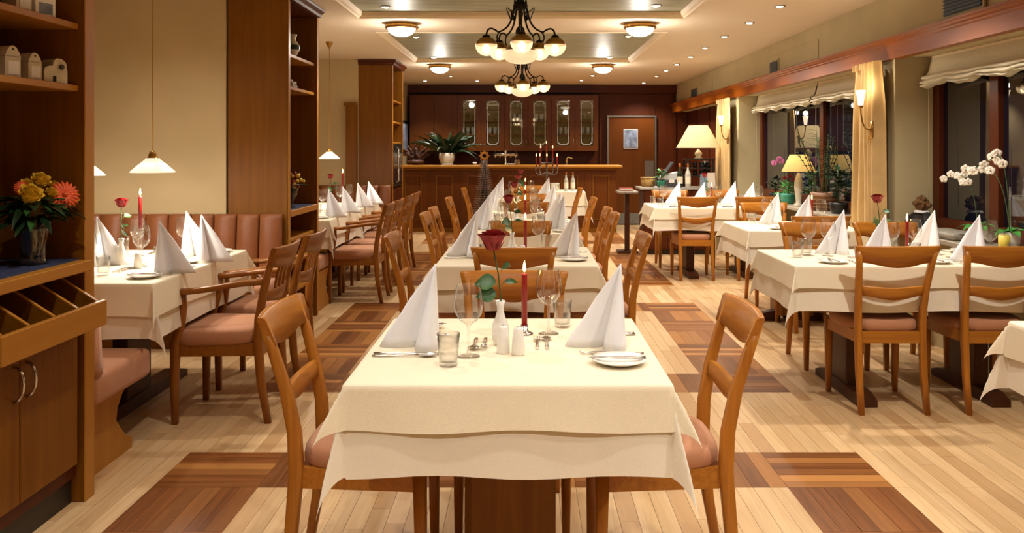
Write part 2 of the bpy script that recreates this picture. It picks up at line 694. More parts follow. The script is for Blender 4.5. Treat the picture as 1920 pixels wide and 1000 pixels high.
# ---- ceiling with two sunk fields
trays = [(-1.44, 1.37, 4.59, 7.41), (-1.44, 1.37, 8.37, 11.19)]
mb = MB()
TY = [-3.0, 4.59, 7.41, 8.37, 11.19, 15.5]
for i in range(5):
    y0, y1 = TY[i], TY[i + 1]
    if i in (1, 3):
        mb.box(-3.9, -1.44, y0, y1, CEIL, CEIL + .12)
        mb.box(1.37, 3.1, y0, y1, CEIL, CEIL + .12)
    else:
        mb.box(-3.9, 3.1, y0, y1, CEIL, CEIL + .12)
ce = struct('ceiling', mb, 'ceiling_white', label='cream plaster ceiling with two sunk grey-green fields')
for (x0, x1, y0, y1) in trays:
    struct('tray_field', MB().box(x0 - .05, x1 + .05, y0 - .05, y1 + .05, CEIL + .045, CEIL + .1), 'tray_field', ce, 'brushed grey-green ceiling field')
    # stepped moulding round the field, just below the ceiling face and inside the recess
    for (a, b_) in (((x0, y0), (x1, y0)), ((x1, y0), (x1, y1)), ((x1, y1), (x0, y1)), ((x0, y1), (x0, y0))):
        d = (Vector(b_) - Vector(a)).normalized()
        nrm = Vector((-d.y, d.x))
        q = MB()
        prof = [(-.025, -.008), (-.008, -.008), (0.0, .0), (.02, .012), (.035, .043), (-.0, .043), (-.025, .0)]
        r0 = [(a[0] + nrm.x * u - d.x * -u, a[1] + nrm.y * u - d.y * -u, CEIL + z) for (u, z) in prof]
        r1 = [(b_[0] + nrm.x * u - d.x * u, b_[1] + nrm.y * u - d.y * u, CEIL + z) for (u, z) in prof]
        q.loft([r0, r1], smooth=False)
        struct('tray_moulding', q, 'moulding_white', ce)

# ---- walls
YR1, YR2, YP1, YP2 = 6.14, 10.65, 6.68, 11.53    # window reveals / piers
mb = MB().box(2.70, 3.15, -3.0, 15.5, 2.02, CEIL)
wr = struct('wall_right', mb, 'plaster_wall', label='cream plaster wall above the windows')
for (a, b_) in ((YR1, YP1), (YR2, YP2)):
    struct('pier', MB().box(2.66, 3.15, a, b_, 0, 2.02), 'plaster_wall', wr)
struct('parapet', MB().box(2.84, 3.15, -3.0, YR1, 0, .75), 'plaster_wall', wr)
struct('parapet', MB().box(2.84, 3.15, YP1, YR2, 0, .75), 'plaster_wall', wr)
# raised access panels and grilles on the upper wall (flush fittings)
for (ya, yb, za, zb) in ((7.85, 9.6, 2.19, 2.37), (12.3, 14.2, 2.2, 2.37)):
    q = MB()
    q.box(2.69, 2.705, ya, yb, za, zb, .004)
    struct('access_panel', q, 'plaster_wall', wr)
beam = MB()
prof = [(2.70, 2.005), (2.63, 2.005), (2.63, 2.10), (2.62, 2.108), (2.62, 2.118), (2.607, 2.126), (2.60, 2.138), (2.59, 2.145), (2.59, 2.158), (2.70, 2.158)]
beam.prism(prof, 'Y', -3.0, 15.3)
struct('trim_1', beam, 'beam_Y', label='reddish timber beam running above the windows')
for (ya, yb) in ((-3.0, YR1), (YP1, YR2)):
    s_ = struct('window_sill', MB().box(2.655, 2.985, ya, yb, .745, .78, .006), 'marble_sill')
    s_['kind'] = 'structure'
    s_['label'] = 'grey marble window sill, %s' % ('near window' if ya < 0 else 'middle window')
wi = 0
for (ya, yb, muls) in ((1.6, YR1, (5.34, 3.6)), (YP1, YR2, (8.45,))):
    wi += 1
    root = bpy.data.objects.new('window_%d' % wi, None)
    COL.objects.link(root)
    root['kind'] = 'structure'
    root['label'] = ('near dark window behind the orchids' if wi == 1 else 'middle dark window behind the potted plants')
    X0, X1 = 2.93, 3.01
    struct('frame_jamb', MB().box(X0, X1, yb - .09, yb, .78, 2.02, .004), 'mahogany_Z', root)
    struct('frame_jamb', MB().box(X0, X1, ya, ya + .09, .78, 2.02, .004), 'mahogany_Z', root)
    struct('frame_bottom', MB().prism([(X0 - .03, .78), (X1, .78), (X1, .88), (X0, .87)], 'Y', ya + .09, yb - .09), 'mahogany_Y', root)
    struct('frame_top', MB().box(X0, X1, ya + .09, yb - .09, 1.93, 2.02, .004), 'mahogany_Y', root)
    prev = ya + .09
    edges = sorted(muls) + [None]
    for mly in edges:
        end = yb - .09 if mly is None else mly - .05
        struct('pane', MB().box(2.965, 2.975, prev, end, .87, 1.94), 'night_glass', root, 'dark pane mirroring the room')
        if mly is not None:
            struct('mullion', MB().box(X0, X1, mly - .05, mly + .05, .86, 1.94, .004), 'mahogany_Z', root)
            prev = mly + .05
# dark panelled recess at the far right
nr = struct('wall_recess', MB().box(2.90, 3.15, YP2, 15.5, 0, 2.02), 'mahogany_Z', label='dark wood panelled recess behind the lamp')
for y in (12.4, 13.4, 14.4):
    struct('batten', MB().box(2.885, 2.90, y, y + .05, 0, 2.02), 'mahogany_Z', nr)
# back wall
wb = struct('wall_back', MB().box(-2.3, 3.15, 15.3, 15.5, 0, CEIL), 'mahogany_Z', label='dark wood panelled wall behind the bar')
struct('cornice', MB().prism([(15.3, 2.34), (15.24, 2.345), (15.2, 2.36), (15.2, 2.5), (15.3, 2.5)], 'X', -2.1, 2.70), 'mahogany_X', wb)
for x in (1.33, 2.28, 2.66):
    struct('batten', MB().box(x, x + .035, 15.27, 15.3, 0, 2.34), 'mahogany_Z', wb)
# cream partitions and left wall
struct('wall_left', MB().box(-3.9, -3.7, -3.0, 11.8, 0, CEIL), 'plaster_cream')
struct('wall_left_far', MB().box(-2.3, -2.1, 11.83, 15.3, 0, CEIL), 'plaster_cream', label='short cream wall beside the bar')
struct('wall_partition_front', MB().box(-3.7, -2.14, 6.10, 7.0, 0, CEIL), 'plaster_cream', label='cream wall behind the front left booth')
struct('wall_partition_rear', MB().box(-3.7, -2.13, 10.88, 11.83, 0, CEIL), 'plaster_cream', label='cream wall behind the rear left booth')
struct('wall_partition_near', MB().box(-3.7, -2.16, 2.0, 3.3, 0, CEIL), 'plaster_cream')
struct('wall_front', MB().box(-3.9, 3.15, -3.2, -3.0, 0, CEIL), 'plaster_cream')
# door
dr = bpy.data.objects.new('door_1', None)
COL.objects.link(dr)
dr['kind'] = 'structure'
dr['label'] = 'brown service door with a small window, right of the bar'
dx0, dx1 = (1141 - 985) * 15.27 / 1600, (1227 - 985) * 15.27 / 1600
vz = 1.92
dl = struct('door_leaf', MB().box(dx0, dx1, 15.235, 15.27, .02, vz, .004), 'cherry_dark_Z', dr)
for q in ((dx0 - .03, dx0, 0, vz + .03), (dx1, dx1 + .03, 0, vz + .03), (dx0, dx1, vz, vz + .03)):
    struct('door_frame', MB().box(q[0], q[1], 15.22, 15.285, q[2], q[3]), 'steel_brushed', dr)
struct('kick_plate', MB().box(dx0 + .01, dx1 - .01, 15.228, 15.236, .02, .21), 'tile_grey', dr)
p0 = px(1169, 279, 15.23); p1 = px(1196, 242, 15.23)
fw = struct('window_frame', MB().box(p0.x, p1.x, 15.222, 15.236, p0.z, p1.z), 'light_grey', dr)
struct('pane', MB().box(p0.x + .02, p1.x - .02, 15.216, 15.224, p0.z + .02, p1.z - .02), 'picture_print', dr, 'lit pane with a blue view')
p0 = px(1209, 347, 15.23); p1 = px(1226, 302, 15.23)
struct('push_plate', MB().box(p0.x, p1.x - .005, 15.222, 15.236, p0.z, p1.z), 'steel_brushed', dr)

# ================================================================== FURNITURE KINDS
def rect(cx, cy, z, w, t, yaw=0):
    return [(cx - w / 2, cy - t / 2, z), (cx + w / 2, cy - t / 2, z), (cx + w / 2, cy + t / 2, z), (cx - w / 2, cy + t / 2, z)]


def rrect(cx, cy, z, w, t, c=.3):
    """chamfered rectangle ring"""
    a, b_ = w / 2, t / 2
    k = c * min(a, b_)
    return [(cx - a + k, cy - b_, z), (cx + a - k, cy - b_, z), (cx + a, cy - b_ + k, z), (cx + a, cy + b_ - k, z),
            (cx + a - k, cy + b_, z), (cx - a + k, cy + b_, z), (cx - a, cy + b_ - k, z), (cx - a, cy - b_ + k, z)]


def rail(hw_top, hw_bot, z0, z1, y0, lean, plan, th, dip_top, dip_bot, n=12, yoff=0.0):
    """curved back rail: closed loft across the width"""
    rings = []
    for i in range(n + 1):
        u = -1 + 2 * i / n
        bow = 0.5 * (1 + math.cos(PI * u))
        zt = z1 - dip_top * bow
        zb = z0 - dip_bot * bow
        yc = y0 - plan * (1 - u * u)
        ring = []
        for (t, s_, k) in ((0, -1, 1), (0, 1, 1), (.5, 1, 1), (.93, 1, 1), (1, .5, 1), (1, -.5, 1), (.93, -1, 1), (.5, -1, 1)):
            hw = hw_bot + (hw_top - hw_bot) * t
            ring.append((u * hw, yc + lean * t + s_ * th / 2, zb + (zt - zb) * t))
        rings.append(ring)
    return MB().loft(rings)


def cushion(wf, wb, y0, y1, z0, z1, p=4.0, n=28):
    rings = []
    cy, hy = (y0 + y1) / 2, (y1 - y0) / 2
    for (s_, t) in ((.97, 0), (1.0, .15), (1.005, .45), (.985, .72), (.93, .9), (.75, .985), (.4, 1.0)):
        ring = []
        for k in range(n):
            a = 2 * PI * k / n
            c_, s2 = math.cos(a), math.sin(a)
            x = math.copysign(abs(c_) ** (2 / p), c_)
            y = math.copysign(abs(s2) ** (2 / p), s2)
            hw = wb + (wf - wb) * (y + 1) / 2
            ring.append((x * hw * s_, cy + y * hy * s_, z0 + (z1 - z0) * t))
        rings.append(ring)
    return MB().loft(rings)


def chair_parts(W):
    P = []
    P.append(part('seat', cushion(.215, .175, -.185, .205, .412, .478), 'cushion_pink', label='dusty pink seat cushion'))
    fr = MB()
    fr.box(-.165, .165, .165, .19, .355, .415)
    fr.box(-.15, .15, -.2, -.175, .355, .415)
    for s_ in (-1, 1):
        fr.prism([(s_ * .17, -.18), (s_ * .148, -.18), (s_ * .178, .17), (s_ * .2, .17)], 'Z', .355, .415)
    P.append(part('seat_frame', fr, W + '_X'))
    for s_ in (-1, 1):
        q = MB().loft([rrect(s_ * .186, .185, 0, .026, .026), rrect(s_ * .186, .183, .2, .034, .034), rrect(s_ * .188, .18, .42, .04, .04)])
        P.append(part('leg', q, W + '_Z'))
    for s_ in (-1, 1):
        rr = [(0, -.24, .168, .028, .028), (.2, -.205, .166, .032, .036), (.40, -.188, .165, .033, .042), (.52, -.193, .167, .031, .04), (.64, -.215, .173, .03, .036), (.76, -.25, .183, .03, .03), (.84, -.275, .192, .03, .024)]
        q = MB().loft([rrect(s_ * a[2], a[1], a[0], a[3], a[4]) for a in rr])
        P.append(part('back_post', q, W + '_Z'))
    P.append(part('crest_rail', rail(.218, .196, .782, .868, -.25, -.03, .028, .024, 0, .026), W + '_X'))
    P.append(part('back_rail', rail(.167, .165, .605, .655, -.205, -.008, .022, .018, .008, .022), W + '_X'))
    return P


def armchair_parts(W):
    P = []
    P.append(part('seat', cushion(.235, .205, -.2, .225, .39, .475, 5), 'cushion_pink', label='dusty pink upholstered seat'))
    fr = MB()
    fr.box(-.185, .185, .185, .212, .335, .395)
    fr.box(-.18, .18, -.215, -.19, .335, .395)
    for s_ in (-1, 1):
        fr.prism([(s_ * .2, -.2), (s_ * .178, -.2), (s_ * .195, .19), (s_ * .22, .19)], 'Z', .335, .395)
    P.append(part('seat_frame', fr, W + '_X'))
    for s_ in (-1, 1):
        q = MB().loft([rrect(s_ * .205, .205, 0, .028, .03), rrect(s_ * .21, .205, .2, .036, .036), rrect(s_ * .212, .2, .40, .042, .044), rrect(s_ * .228, .17, .5, .034, .042), rrect(s_ * .245, .15, .58, .03, .036), rrect(s_ * .25, .155, .655, .032, .04)])
        P.append(part('leg', q, W + '_Z'))
    for s_ in (-1, 1):
        rr = [(0, -.25, .19, .03, .03), (.2, -.215, .19, .034, .038), (.40, -.2, .19, .035, .042), (.52, -.205, .19, .033, .04), (.66, -.23, .192, .032, .038), (.78, -.262, .2, .03, .03), (.85, -.285, .207, .03, .024)]
        q = MB().loft([rrect(s_ * a[2], a[1], a[0], a[3], a[4]) for a in rr])
        P.append(part('back_post', q, W + '_Z'))
    for s_ in (-1, 1):
        path = bez((s_ * .195, -.225, .7), (s_ * .24, -.1, .705), (s_ * .268, .02, .665), (s_ * .255, .165, .662), 7)
        rings = [rrect(p.x, 0, 0, 1, 1) for p in path]
        q = MB()
        rg = []
        for i, p in enumerate(path):
            wd = .03 + .018 * i / 7
            rg.append([(p.x - wd / 2, p.y, p.z - .014), (p.x + wd / 2, p.y, p.z - .014), (p.x + wd / 2 + .002, p.y, p.z + .006), (p.x + wd * .3, p.y, p.z + .014), (p.x - wd * .3, p.y, p.z + .014), (p.x - wd / 2 - .002, p.y, p.z + .006)])
        q.loft(rg)
        P.append(part('armrest', q, W + '_Y'))
    P.append(part('crest_rail', rail(.235, .215, .775, .872, -.262, -.03, .03, .026, 0, .02), W + '_X'))
    P.append(part('back_rail', rail(.19, .188, .60, .655, -.218, -.01, .025, .02, .006, .02), W + '_X'))
    for x in (-.07, 0, .07):
        rg = [rect(x, y, z, .024, .012) for (y, z) in ((-.248, .64), (-.262, .72), (-.283, .785))]
        P.append(part('back_slat', MB().loft(rg, smooth=False), W + '_Z'))
    return P


CHAIR = chair_parts('chair')
ARM = armchair_parts('armchair')


def chair(x, y, rz, label, group, arm=False):
    return spawn('armchair' if arm else 'dining_chair', ARM if arm else CHAIR, (x, y, 0), rz, label, 'armchair' if arm else 'chair', group)


TOPZ = .742


def cloth(hx, hy, z, drop, e, fin, seed, rip=.006, n=14, m=7):
    rr = random.Random(seed)

    def axis(h):
        half = [h * i / (n // 2) for i in range(n // 2)] + [h - .012, h - .003, h] + [h + .006, h + .018] + [h + .018 + (drop - .018) * (i + 1) / m for i in range(m)]
        return [-v for v in half[::-1][:-1]] + half
    ax, ay = axis(hx), axis(hy)
    rip *= .6
    ph = [rr.uniform(0, 6) for _ in range(8)]
    fins = {(sx, sy): (fin * rr.uniform(.8, 1.25), math.radians(45 + rr.choice((-1, 1)) * rr.uniform(8, 28))) for sx in (-1, 1) for sy in (-1, 1)}
    vs = []
    for y in ay:
        for x in ax:
            ox, oy = max(abs(x) - hx, 0), max(abs(y) - hy, 0)
            sx, sy = (1 if x >= 0 else -1), (1 if y >= 0 else -1)
            if ox < 1e-6 and oy < 1e-6:
                vs.append((x + (e * sx if abs(abs(x) - hx) < 1e-6 else 0), y + (e * sy if abs(abs(y) - hy) < 1e-6 else 0), z))
            elif oy < 1e-6:
                t = ox / drop
                r_ = rip * t * (1 + math.sin(7 * y / hy + ph[0]) + .6 * math.sin(11 * y + ph[1] + sx)) + .004
                vs.append((sx * (hx + e + .012 * t + r_), y * (1 + .0 * t), z - ox + .005 * t * math.sin(5 * y / hy + ph[2] + sx)))
            elif ox < 1e-6:
                t = oy / drop
                r_ = rip * t * (1 + math.sin(7 * x / hx + ph[3]) + .6 * math.sin(11 * x + ph[4] + sy)) + .004
                vs.append((x, sy * (hy + e + .012 * t + r_), z - oy + .005 * t * math.sin(5 * x / hx + ph[5] + sy)))
            else:
                r_ = math.hypot(ox, oy)
                phi = math.atan2(oy, ox)
                s_ = math.sin(2 * phi) ** 1.0
                f_, ang = fins[sx, sy]
                d = .016 * min(1, r_ / drop)
                # the free corner swings out as a fold; beside it the cloth tucks in
                tuck = -.006 * math.sin(4 * phi) ** 2 * min(1, r_ / drop)
                k = f_ * r_ * s_
                X = hx + e + d * math.cos(phi) + k * math.cos(ang) + tuck * math.sin(phi) * .5
                Y = hy + e + d * math.sin(phi) + k * math.sin(ang) + tuck * math.cos(phi) * .5
                vs.append((sx * X, sy * Y, z - r_ * math.sqrt(max(0, 1 - (f_ * s_) ** 2))))
    nu = len(ax)
    fs = [(j * nu + i, j * nu + i + 1, (j + 1) * nu + i + 1, (j + 1) * nu + i) for j in range(len(ay) - 1) for i in range(nu - 1)]
    return MB().add(vs, fs, True)


def table(nick, x0, x1, y0, y1, seed, base='column', under=.235, over=.118):
    cx, cy, hx, hy = (x0 + x1) / 2, (y0 + y1) / 2, (x1 - x0) / 2, (y1 - y0) / 2
    P = [part('table_top', MB().box(-hx + .004, hx - .004, -hy + .004, hy - .004, TOPZ - .035, TOPZ, .004), 'cherry_X')]
    if base == 'column':
        c_ = MB()
        c_.loft([rrect(0, 0, .06, .27, .27, .16), rrect(0, 0, TOPZ - .034, .27, .27, .16)], smooth=False)
        P.append(part('pedestal', c_, 'cherry_Z'))
        for k in range(4):
            q = MB()
            rings = []
            for (d, zt) in ((.1, .085), (.18, .075), (.26, .055), (.3, .035)):
                rings.append([(-.035, d, 0.0), (.035, d, 0.0), (.035, d, zt), (-.035, d, zt)])
            q.loft(rings, smooth=False)
            a = k * PI / 2
            q.xf(Matrix.Rotation(a, 4, 'Z'))
            P.append(part('foot', q, 'espresso_X'))
    else:
        for px_ in ([-(hx - base), hx - base] if not isinstance(base, tuple) else [v - cx for v in base]):
            q = MB().box(px_ - .04, px_ + .04, -.14, .14, .05, TOPZ - .034, .006)
            P.append(part('trestle', q, 'espresso_Z'))
            q = MB()
            L = hy - .02
            rg = [[(px_ - .05, y, 0), (px_ + .05, y, 0), (px_ + .05, y, z), (px_ - .05, y, z)] for (y, z) in ((-L, .035), (-L + .08, .06), (0, .07), (L - .08, .06), (L, .035))]
            q.loft(rg, smooth=False)
            P.append(part('foot', q, 'espresso_Y'))
    spawn('dining_table', P, (cx, cy, 0), 0, 'brown wooden dining table under the cloths, %s' % nick, 'table', 'dining tables')
    u = spawn('undercloth', [part('undercloth', cloth(hx, hy, TOPZ + .003, under, .003, .25, seed), 'cloth_under')], (cx, cy, 0), 0,
              'longer cream undercloth hanging from the %s' % nick, 'tablecloth', 'undercloths on the tables')
    t = spawn('tablecloth', [part('tablecloth', cloth(hx, hy, TOPZ + .006, over, .010, .36, seed + 50), 'cloth_cream')], (cx, cy, 0), 0,
              'short cream overlay cloth spread on the %s' % nick, 'tablecloth', 'overlay cloths on the tables')
    return cx, cy, hx, hy


IT = TOPZ + .0065   # top of the cloths


# ---- napkin: two folded wings meeting under one tip
def napkin_mesh(mir=1, h=.255):
    # outline in plan: tip above the origin, a flat wing towards -x, a rounded lobe towards -y
    pts = [(.006, .012), (.012, -.005), (.013, -.035), (.008, -.066), (-.008, -.088), (-.032, -.092), (-.052, -.075), (-.058, -.045), (-.05, -.016), (-.052, -.008),
           (-.08, -.02), (-.115, -.03), (-.15, -.028), (-.168, -.018), (-.17, -.008), (-.14, .012), (-.1, .026), (-.06, .03), (-.025, .022)]
    rings = []
    for k in range(11):
        t = k / 10
        s_ = 1 - t * .985
        belly = 1 + .09 * math.sin(PI * t)
        ring = []
        for i, (x, y) in enumerate(pts):
            wob = 1 + .03 * math.sin(3 * t * PI + i)
            ring.append((mir * x * s_ * belly * wob, y * s_ * belly * wob, h * t + (.004 * math.sin(i * 1.7) + .004 if k == 0 else 0) * 0))
        rings.append(ring)
    return MB().loft(rings)


NAP = {m_: [part('napkin', napkin_mesh(m_), 'linen_white')] for m_ in (1, -1)}


def napkin(x, y, where, mir=1, rz=0, z=None):
    spawn('napkin', NAP[mir], (x, y, IT if z is None else z), rz + R.uniform(-.15, .15), 'white folded standing napkin ' + where, 'napkin', 'folded white napkins')


# ---- glassware
def winemesh():
    out = [(.001, 0.0), (.034, .0005), (.034, .002), (.018, .005), (.006, .010), (.0042, .02), (.004, .06), (.0045, .088), (.009, .096), (.026, .107), (.038, .125), (.0435, .145), (.0425, .17), (.038, .195), (.034, .212)]
    return MB().lathe(out, 24)


WINE = [part('wine_glass', winemesh(), 'glass')]
WATER_G = [part('tumbler', MB().lathe([(.001, .0), (.025, .0), (.026, .004), (.029, .05), (.033, .092), (.0315, .092), (.0275, .05), (.024, .012), (.001, .011)], 20), 'glass')]


def wine(x, y, where):
    spawn('wine_glass', WINE, (x, y, IT), 0, 'clear stemmed wine glass ' + where, 'wine glass', 'wine glasses on the tables')


def tumbler(x, y, where):
    spawn('water_tumbler', WATER_G, (x, y, IT), 0, 'clear water tumbler ' + where, 'tumbler', 'water tumblers on the tables')


PLATE = [part('bread_plate', MB().lathe([(.001, .0), (.045, .0), (.048, .003), (.066, .008), (.079, .014), (.0795, .016), (.066, .0115), (.047, .006), (.001, .005)], 32), 'porcelain')]


def cut_mesh(kind, L):
    q = MB()
    def bar(secs):
        q.loft([[(-w_, y, z - t), (w_, y, z - t), (w_, y, z + t), (-w_, y, z + t)] for (y, w_, z, t) in secs])
    if kind == 'knife':
        bar([(0, .0045, .004, .003), (.04, .0055, .004, .003), (.09, .0035, .004, .0028), (.1, .006, .004, .0015), (.12, .009, .004, .0009), (L - .03, .0085, .004, .0008), (L - .005, .005, .004, .0007), (L, .001, .004, .0006)])
    elif kind == 'fork':
        bar([(0, .005, .003, .0022), (.03, .006, .003, .0018), (.09, .003, .005, .0018), (L - .06, .0035, .008, .0016), (L - .045, .0105, .006, .0012), (L - .035, .011, .005, .001)])
        for k in (-1, -.33, .33, 1):
            q.loft([[(k * .0095 - .0013, y, z - .0008), (k * .0095 + .0013, y, z - .0008), (k * .0095 + .0013, y, z + .0008), (k * .0095 - .0013, y, z + .0008)] for (y, z) in ((L - .036, .005), (L - .018, .003), (L, .007))])
    else:
        bar([(0, .005, .003, .0022), (.03, .006, .003, .0018), (.09, .003, .005, .0018), (L - .055, .0035, .008, .0018)])
        def bowl(u, v):
            a = (u - .5) * 2; b_ = v
            w_ = .018 * math.sin(PI * min(.97, max(.06, b_)))**.6
            return (a * w_, L - .055 + .055 * b_, .007 - .005 * (1 - a * a) * math.sin(PI * b_))
        q.grid(bowl, 6, 8)
    return q


KNIFE = [part('knife', cut_mesh('knife', .21), 'silver')]
FORK = [part('fork', cut_mesh('fork', .19), 'silver')]
SPOON = [part('spoon', cut_mesh('spoon', .19), 'silver')]
DFORK = [part('dessert_fork', cut_mesh('fork', .16), 'silver')]
DSPOON = [part('dessert_spoon', cut_mesh('spoon', .165), 'silver')]
BKNIFE = [part('butter_knife', cut_mesh('knife', .165), 'silver')]


def setting(ex, ey, d, who, full=2, nap=None, mir=1, plate=True, tum=True, wineg=True):
    """one cover. (ex,ey) edge point at the guest, d inward direction, who = words saying where"""
    dx, dy = d
    rx, ry = dy, -dx           # guest's right
    def at(u, v):
        return (ex + rx * u + dx * v, ey + ry * u + dy * v)
    yaw = math.atan2(-dx, dy)  # local +y -> inward
    if nap:
        napkin(nap[0], nap[1], who, mir)
    if plate:
        x, y = at(-.235, .105)
        spawn('bread_plate', PLATE, (x, y, IT), 0, 'small white bread plate ' + who, 'plate', 'bread plates on the tables')
        spawn('butter_knife', BKNIFE, (x - dx * .075, y - dy * .075, IT + .0135), yaw + .0, 'butter knife on the plate ' + who, 'knife', 'butter knives')
    if full >= 1:
        x, y = at(.13, .012)
        spawn('table_knife', KNIFE, (x, y, IT), yaw, 'silver table knife ' + who, 'knife', 'table knives')
        x, y = at(-.125, .02)
        spawn('table_fork', FORK, (x, y, IT), yaw, 'silver table fork ' + who, 'fork', 'table forks')
    if full >= 2:
        x, y = at(.155, .012)
        spawn('soup_spoon', SPOON, (x, y, IT), yaw, 'silver soup spoon beside the knife ' + who, 'spoon', 'soup spoons')
        x, y = at(-.075, .305)
        spawn('dessert_spoon', DSPOON, (x, y, IT), yaw - PI / 2, 'small dessert spoon above the napkin ' + who, 'spoon', 'dessert spoons')
        x, y = at(-.075, .335)
        spawn('dessert_fork', DFORK, (x, y, IT), yaw - PI / 2, 'small dessert fork above the napkin ' + who, 'fork', 'dessert forks')
    if wineg:
        x, y = at(.155, .295)
        wine(x, y, who)
    if tum:
        x, y = at(.26, .245)
        tumbler(x, y, who)


# ---- flowers
def petal_ring(mb, c, n, r, h, tilt, wid, roll, ph, curl=.25):
    for k in range(n):
        a = 2 * PI * k / n + ph + R.uniform(-.15, .15)
        ca, sa = math.cos(a), math.sin(a)
        def fn(u, v):
            w_ = (u - .5) * 2 * wid * (math.sin(PI * (.15 + .6 * v)) ** .7) * (1 - .12 * max(0, v - .8) / .2)
            rad = r * .35 + (r * .65) * math.sin(tilt) * v + roll * r * max(0, v - .7)
            z = h * v * math.cos(tilt) - roll * r * .9 * max(0, v - .75) ** 1.2
            bend = (1 - ((u - .5) * 2) ** 2) * curl * r
            rr_ = rad + bend - curl * r
            return (c[0] + ca * rr_ - sa * w_, c[1] + sa * rr_ + ca * w_, c[2] + z)
        mb.grid(fn, 4, 4)


def round_bloom(s_, c=(0, 0, 0)):
    mb = MB()
    for (n_, r_, t_, w_, ph) in ((3, .3, .05, .34, 0), (4, .55, .12, .46, .5), (5, .8, .25, .55, .2), (6, 1.0, .42, .6, .8), (7, 1.15, .62, .6, .4)):
        petal_ring(mb, c, n_, s_ * r_, s_ * 1.15, t_, s_ * w_, .3, ph, .45)
    mb.sphere((c[0], c[1], c[2] + s_ * .45), s_ * .5, 8, 6, 1.0)
    return mb


def flower_disc(mb, p, nrm, s_, n_=5, W0=None):
    nrm = Vector(nrm).normalized()
    u_ = nrm.cross(Vector((0, 0, 1))).normalized()
    v_ = u_.cross(nrm)
    p = Vector(p)
    for k in range(n_):
        a = 2 * PI * k / n_ + PI / 2
        d = u_ * math.cos(a) + v_ * math.sin(a)
        e = -u_ * math.sin(a) + v_ * math.cos(a)
        W = W0 * s_ if W0 else s_ * (.52 if k in (1, n_ - 1) else .4)
        def fn(x, y):
            t = (x - .5) * 2
            w_ = W * math.sqrt(max(0, 1 - (2 * y - 1) ** 2)) * t
            return tuple(p + d * (s_ * (.05 + .95 * y)) + e * w_ + nrm * (s_ * (.12 * math.sin(PI * y) - .1 * t * t)))
        mb.grid(fn, 4, 6)


def rose_bloom(s_=.038, c=(0, 0, 0)):
    mb = MB()
    petal_ring(mb, c, 3, s_ * .3, s_ * 1.12, .1, s_ * .3, 0, 0, .5)
    petal_ring(mb, c, 4, s_ * .5, s_ * 1.1, .25, s_ * .42, .2, .5, .4)
    petal_ring(mb, c, 5, s_ * .8, s_ * 1.08, .5, s_ * .55, .4, .2, .35)
    petal_ring(mb, c, 5, s_ * 1.05, s_ * 1.05, .75, s_ * .62, .5, .9, .3)
    petal_ring(mb, c, 6, s_ * 1.3, s_ * .95, 1.0, s_ * .66, .45, .4, .25)
    mb.sphere((c[0], c[1], c[2] + s_ * .3), s_ * .42, 8, 6, 1.0)
    return mb


def leaf(mb, p, d, L, W, droop=.4, n=5, roll=0.0):
    p = Vector(p); d = Vector(d).normalized()
    side = d.cross(Vector((0, 0, 1)))
    if side.length < .1:
        side = Vector((1, 0, 0))
    side.normalize()
    if roll:
        side = Matrix.Rotation(roll, 3, d) @ side
    up = side.cross(d)
    def fn(u, v):
        a = (u - .5) * 2
        w_ = W / 2 * math.sin(PI * (.03 + .95 * v) ** .85) * a
        return tuple(p + d * (L * v) + side * w_ + up * (abs(a) * W * .12) - Vector((0, 0, droop * L * v * v)))
    mb.grid(fn, 2, n)


def rose_parts(h, s_=.036, leaves=True, col='rose_red', seed=1):
    rr = random.Random(seed)
    P = [part('bloom', round_bloom(s_ * .95, (-.022, 0, h)), col)]
    P.append(part('stem', MB().tube([(0, 0, .02), (.002, .002, h * .4), (-.006, 0, h * .7), (-.022, 0, h + .004)], .0024, 6), 'stem_green'))
    if leaves:
        for k, (z, dx, dy, L, W) in enumerate(((h * .60, -1, -.15, .068, .058), (h * .46, -.9, -.35, .068, .058), (h * .62, .7, -.4, .05, .022), (h * .80, .35, -.5, .045, .034))):
            mb = MB()
            e_ = Vector((dx, dy, 0)).normalized() * .015
            mb.tube([(.002, 0, z - .015), (e_.x, e_.y, z)], .001, 5)
            leaf(mb, (e_.x, e_.y, z), (dx, dy, .2), L, W, .25, 6, -.95 if dx < 0 else .8)
            P.append(part('leaf', mb, 'leaf_green'))
    return P


ROSE = rose_parts(.262, .058)
ROSE_FAR = rose_parts(.27, .046, True, seed=3)
VASE = [part('bud_vase', MB().lathe([(.001, 0), (.018, 0), (.022, .006), (.0275, .035), (.026, .06), (.016, .085), (.0105, .105), (.011, .12), (.0155, .138), (.0145, .138), (.0095, .12), (.009, .1), (.001, .09)], 20), 'porcelain')]
SHAKER = [part('body', MB().lathe([(.001, 0), (.019, 0), (.0205, .004), (.0185, .04), (.0145, .074), (.0115, .08), (.001, .083)], 16), 'porcelain'),
          part('holes', MB().lathe([(.001, .0838), (.0035, .0834)], 8), 'dark_grey')]


def candle_parts(h, r=.0095, col='wax_red'):
    w_ = MB().lathe([(.001, 0), (r, 0), (r, h - .004), (r * .85, h), (.001, h - .002)], 14)
    P = [part('wax', w_, col), part('wick', MB().tube([(0, 0, h - .003), (.0005, 0, h + .009)], .0009, 5), 'wick')]
    f = MB().lathe([(.0005, h + .004), (.0045, h + .011), (.0055, h + .018), (.004, h + .028), (.0018, h + .038), (.0003, h + .044)], 10)
    P.append(part('flame', f, 'flame', label='bright yellow candle flame'))
    return P


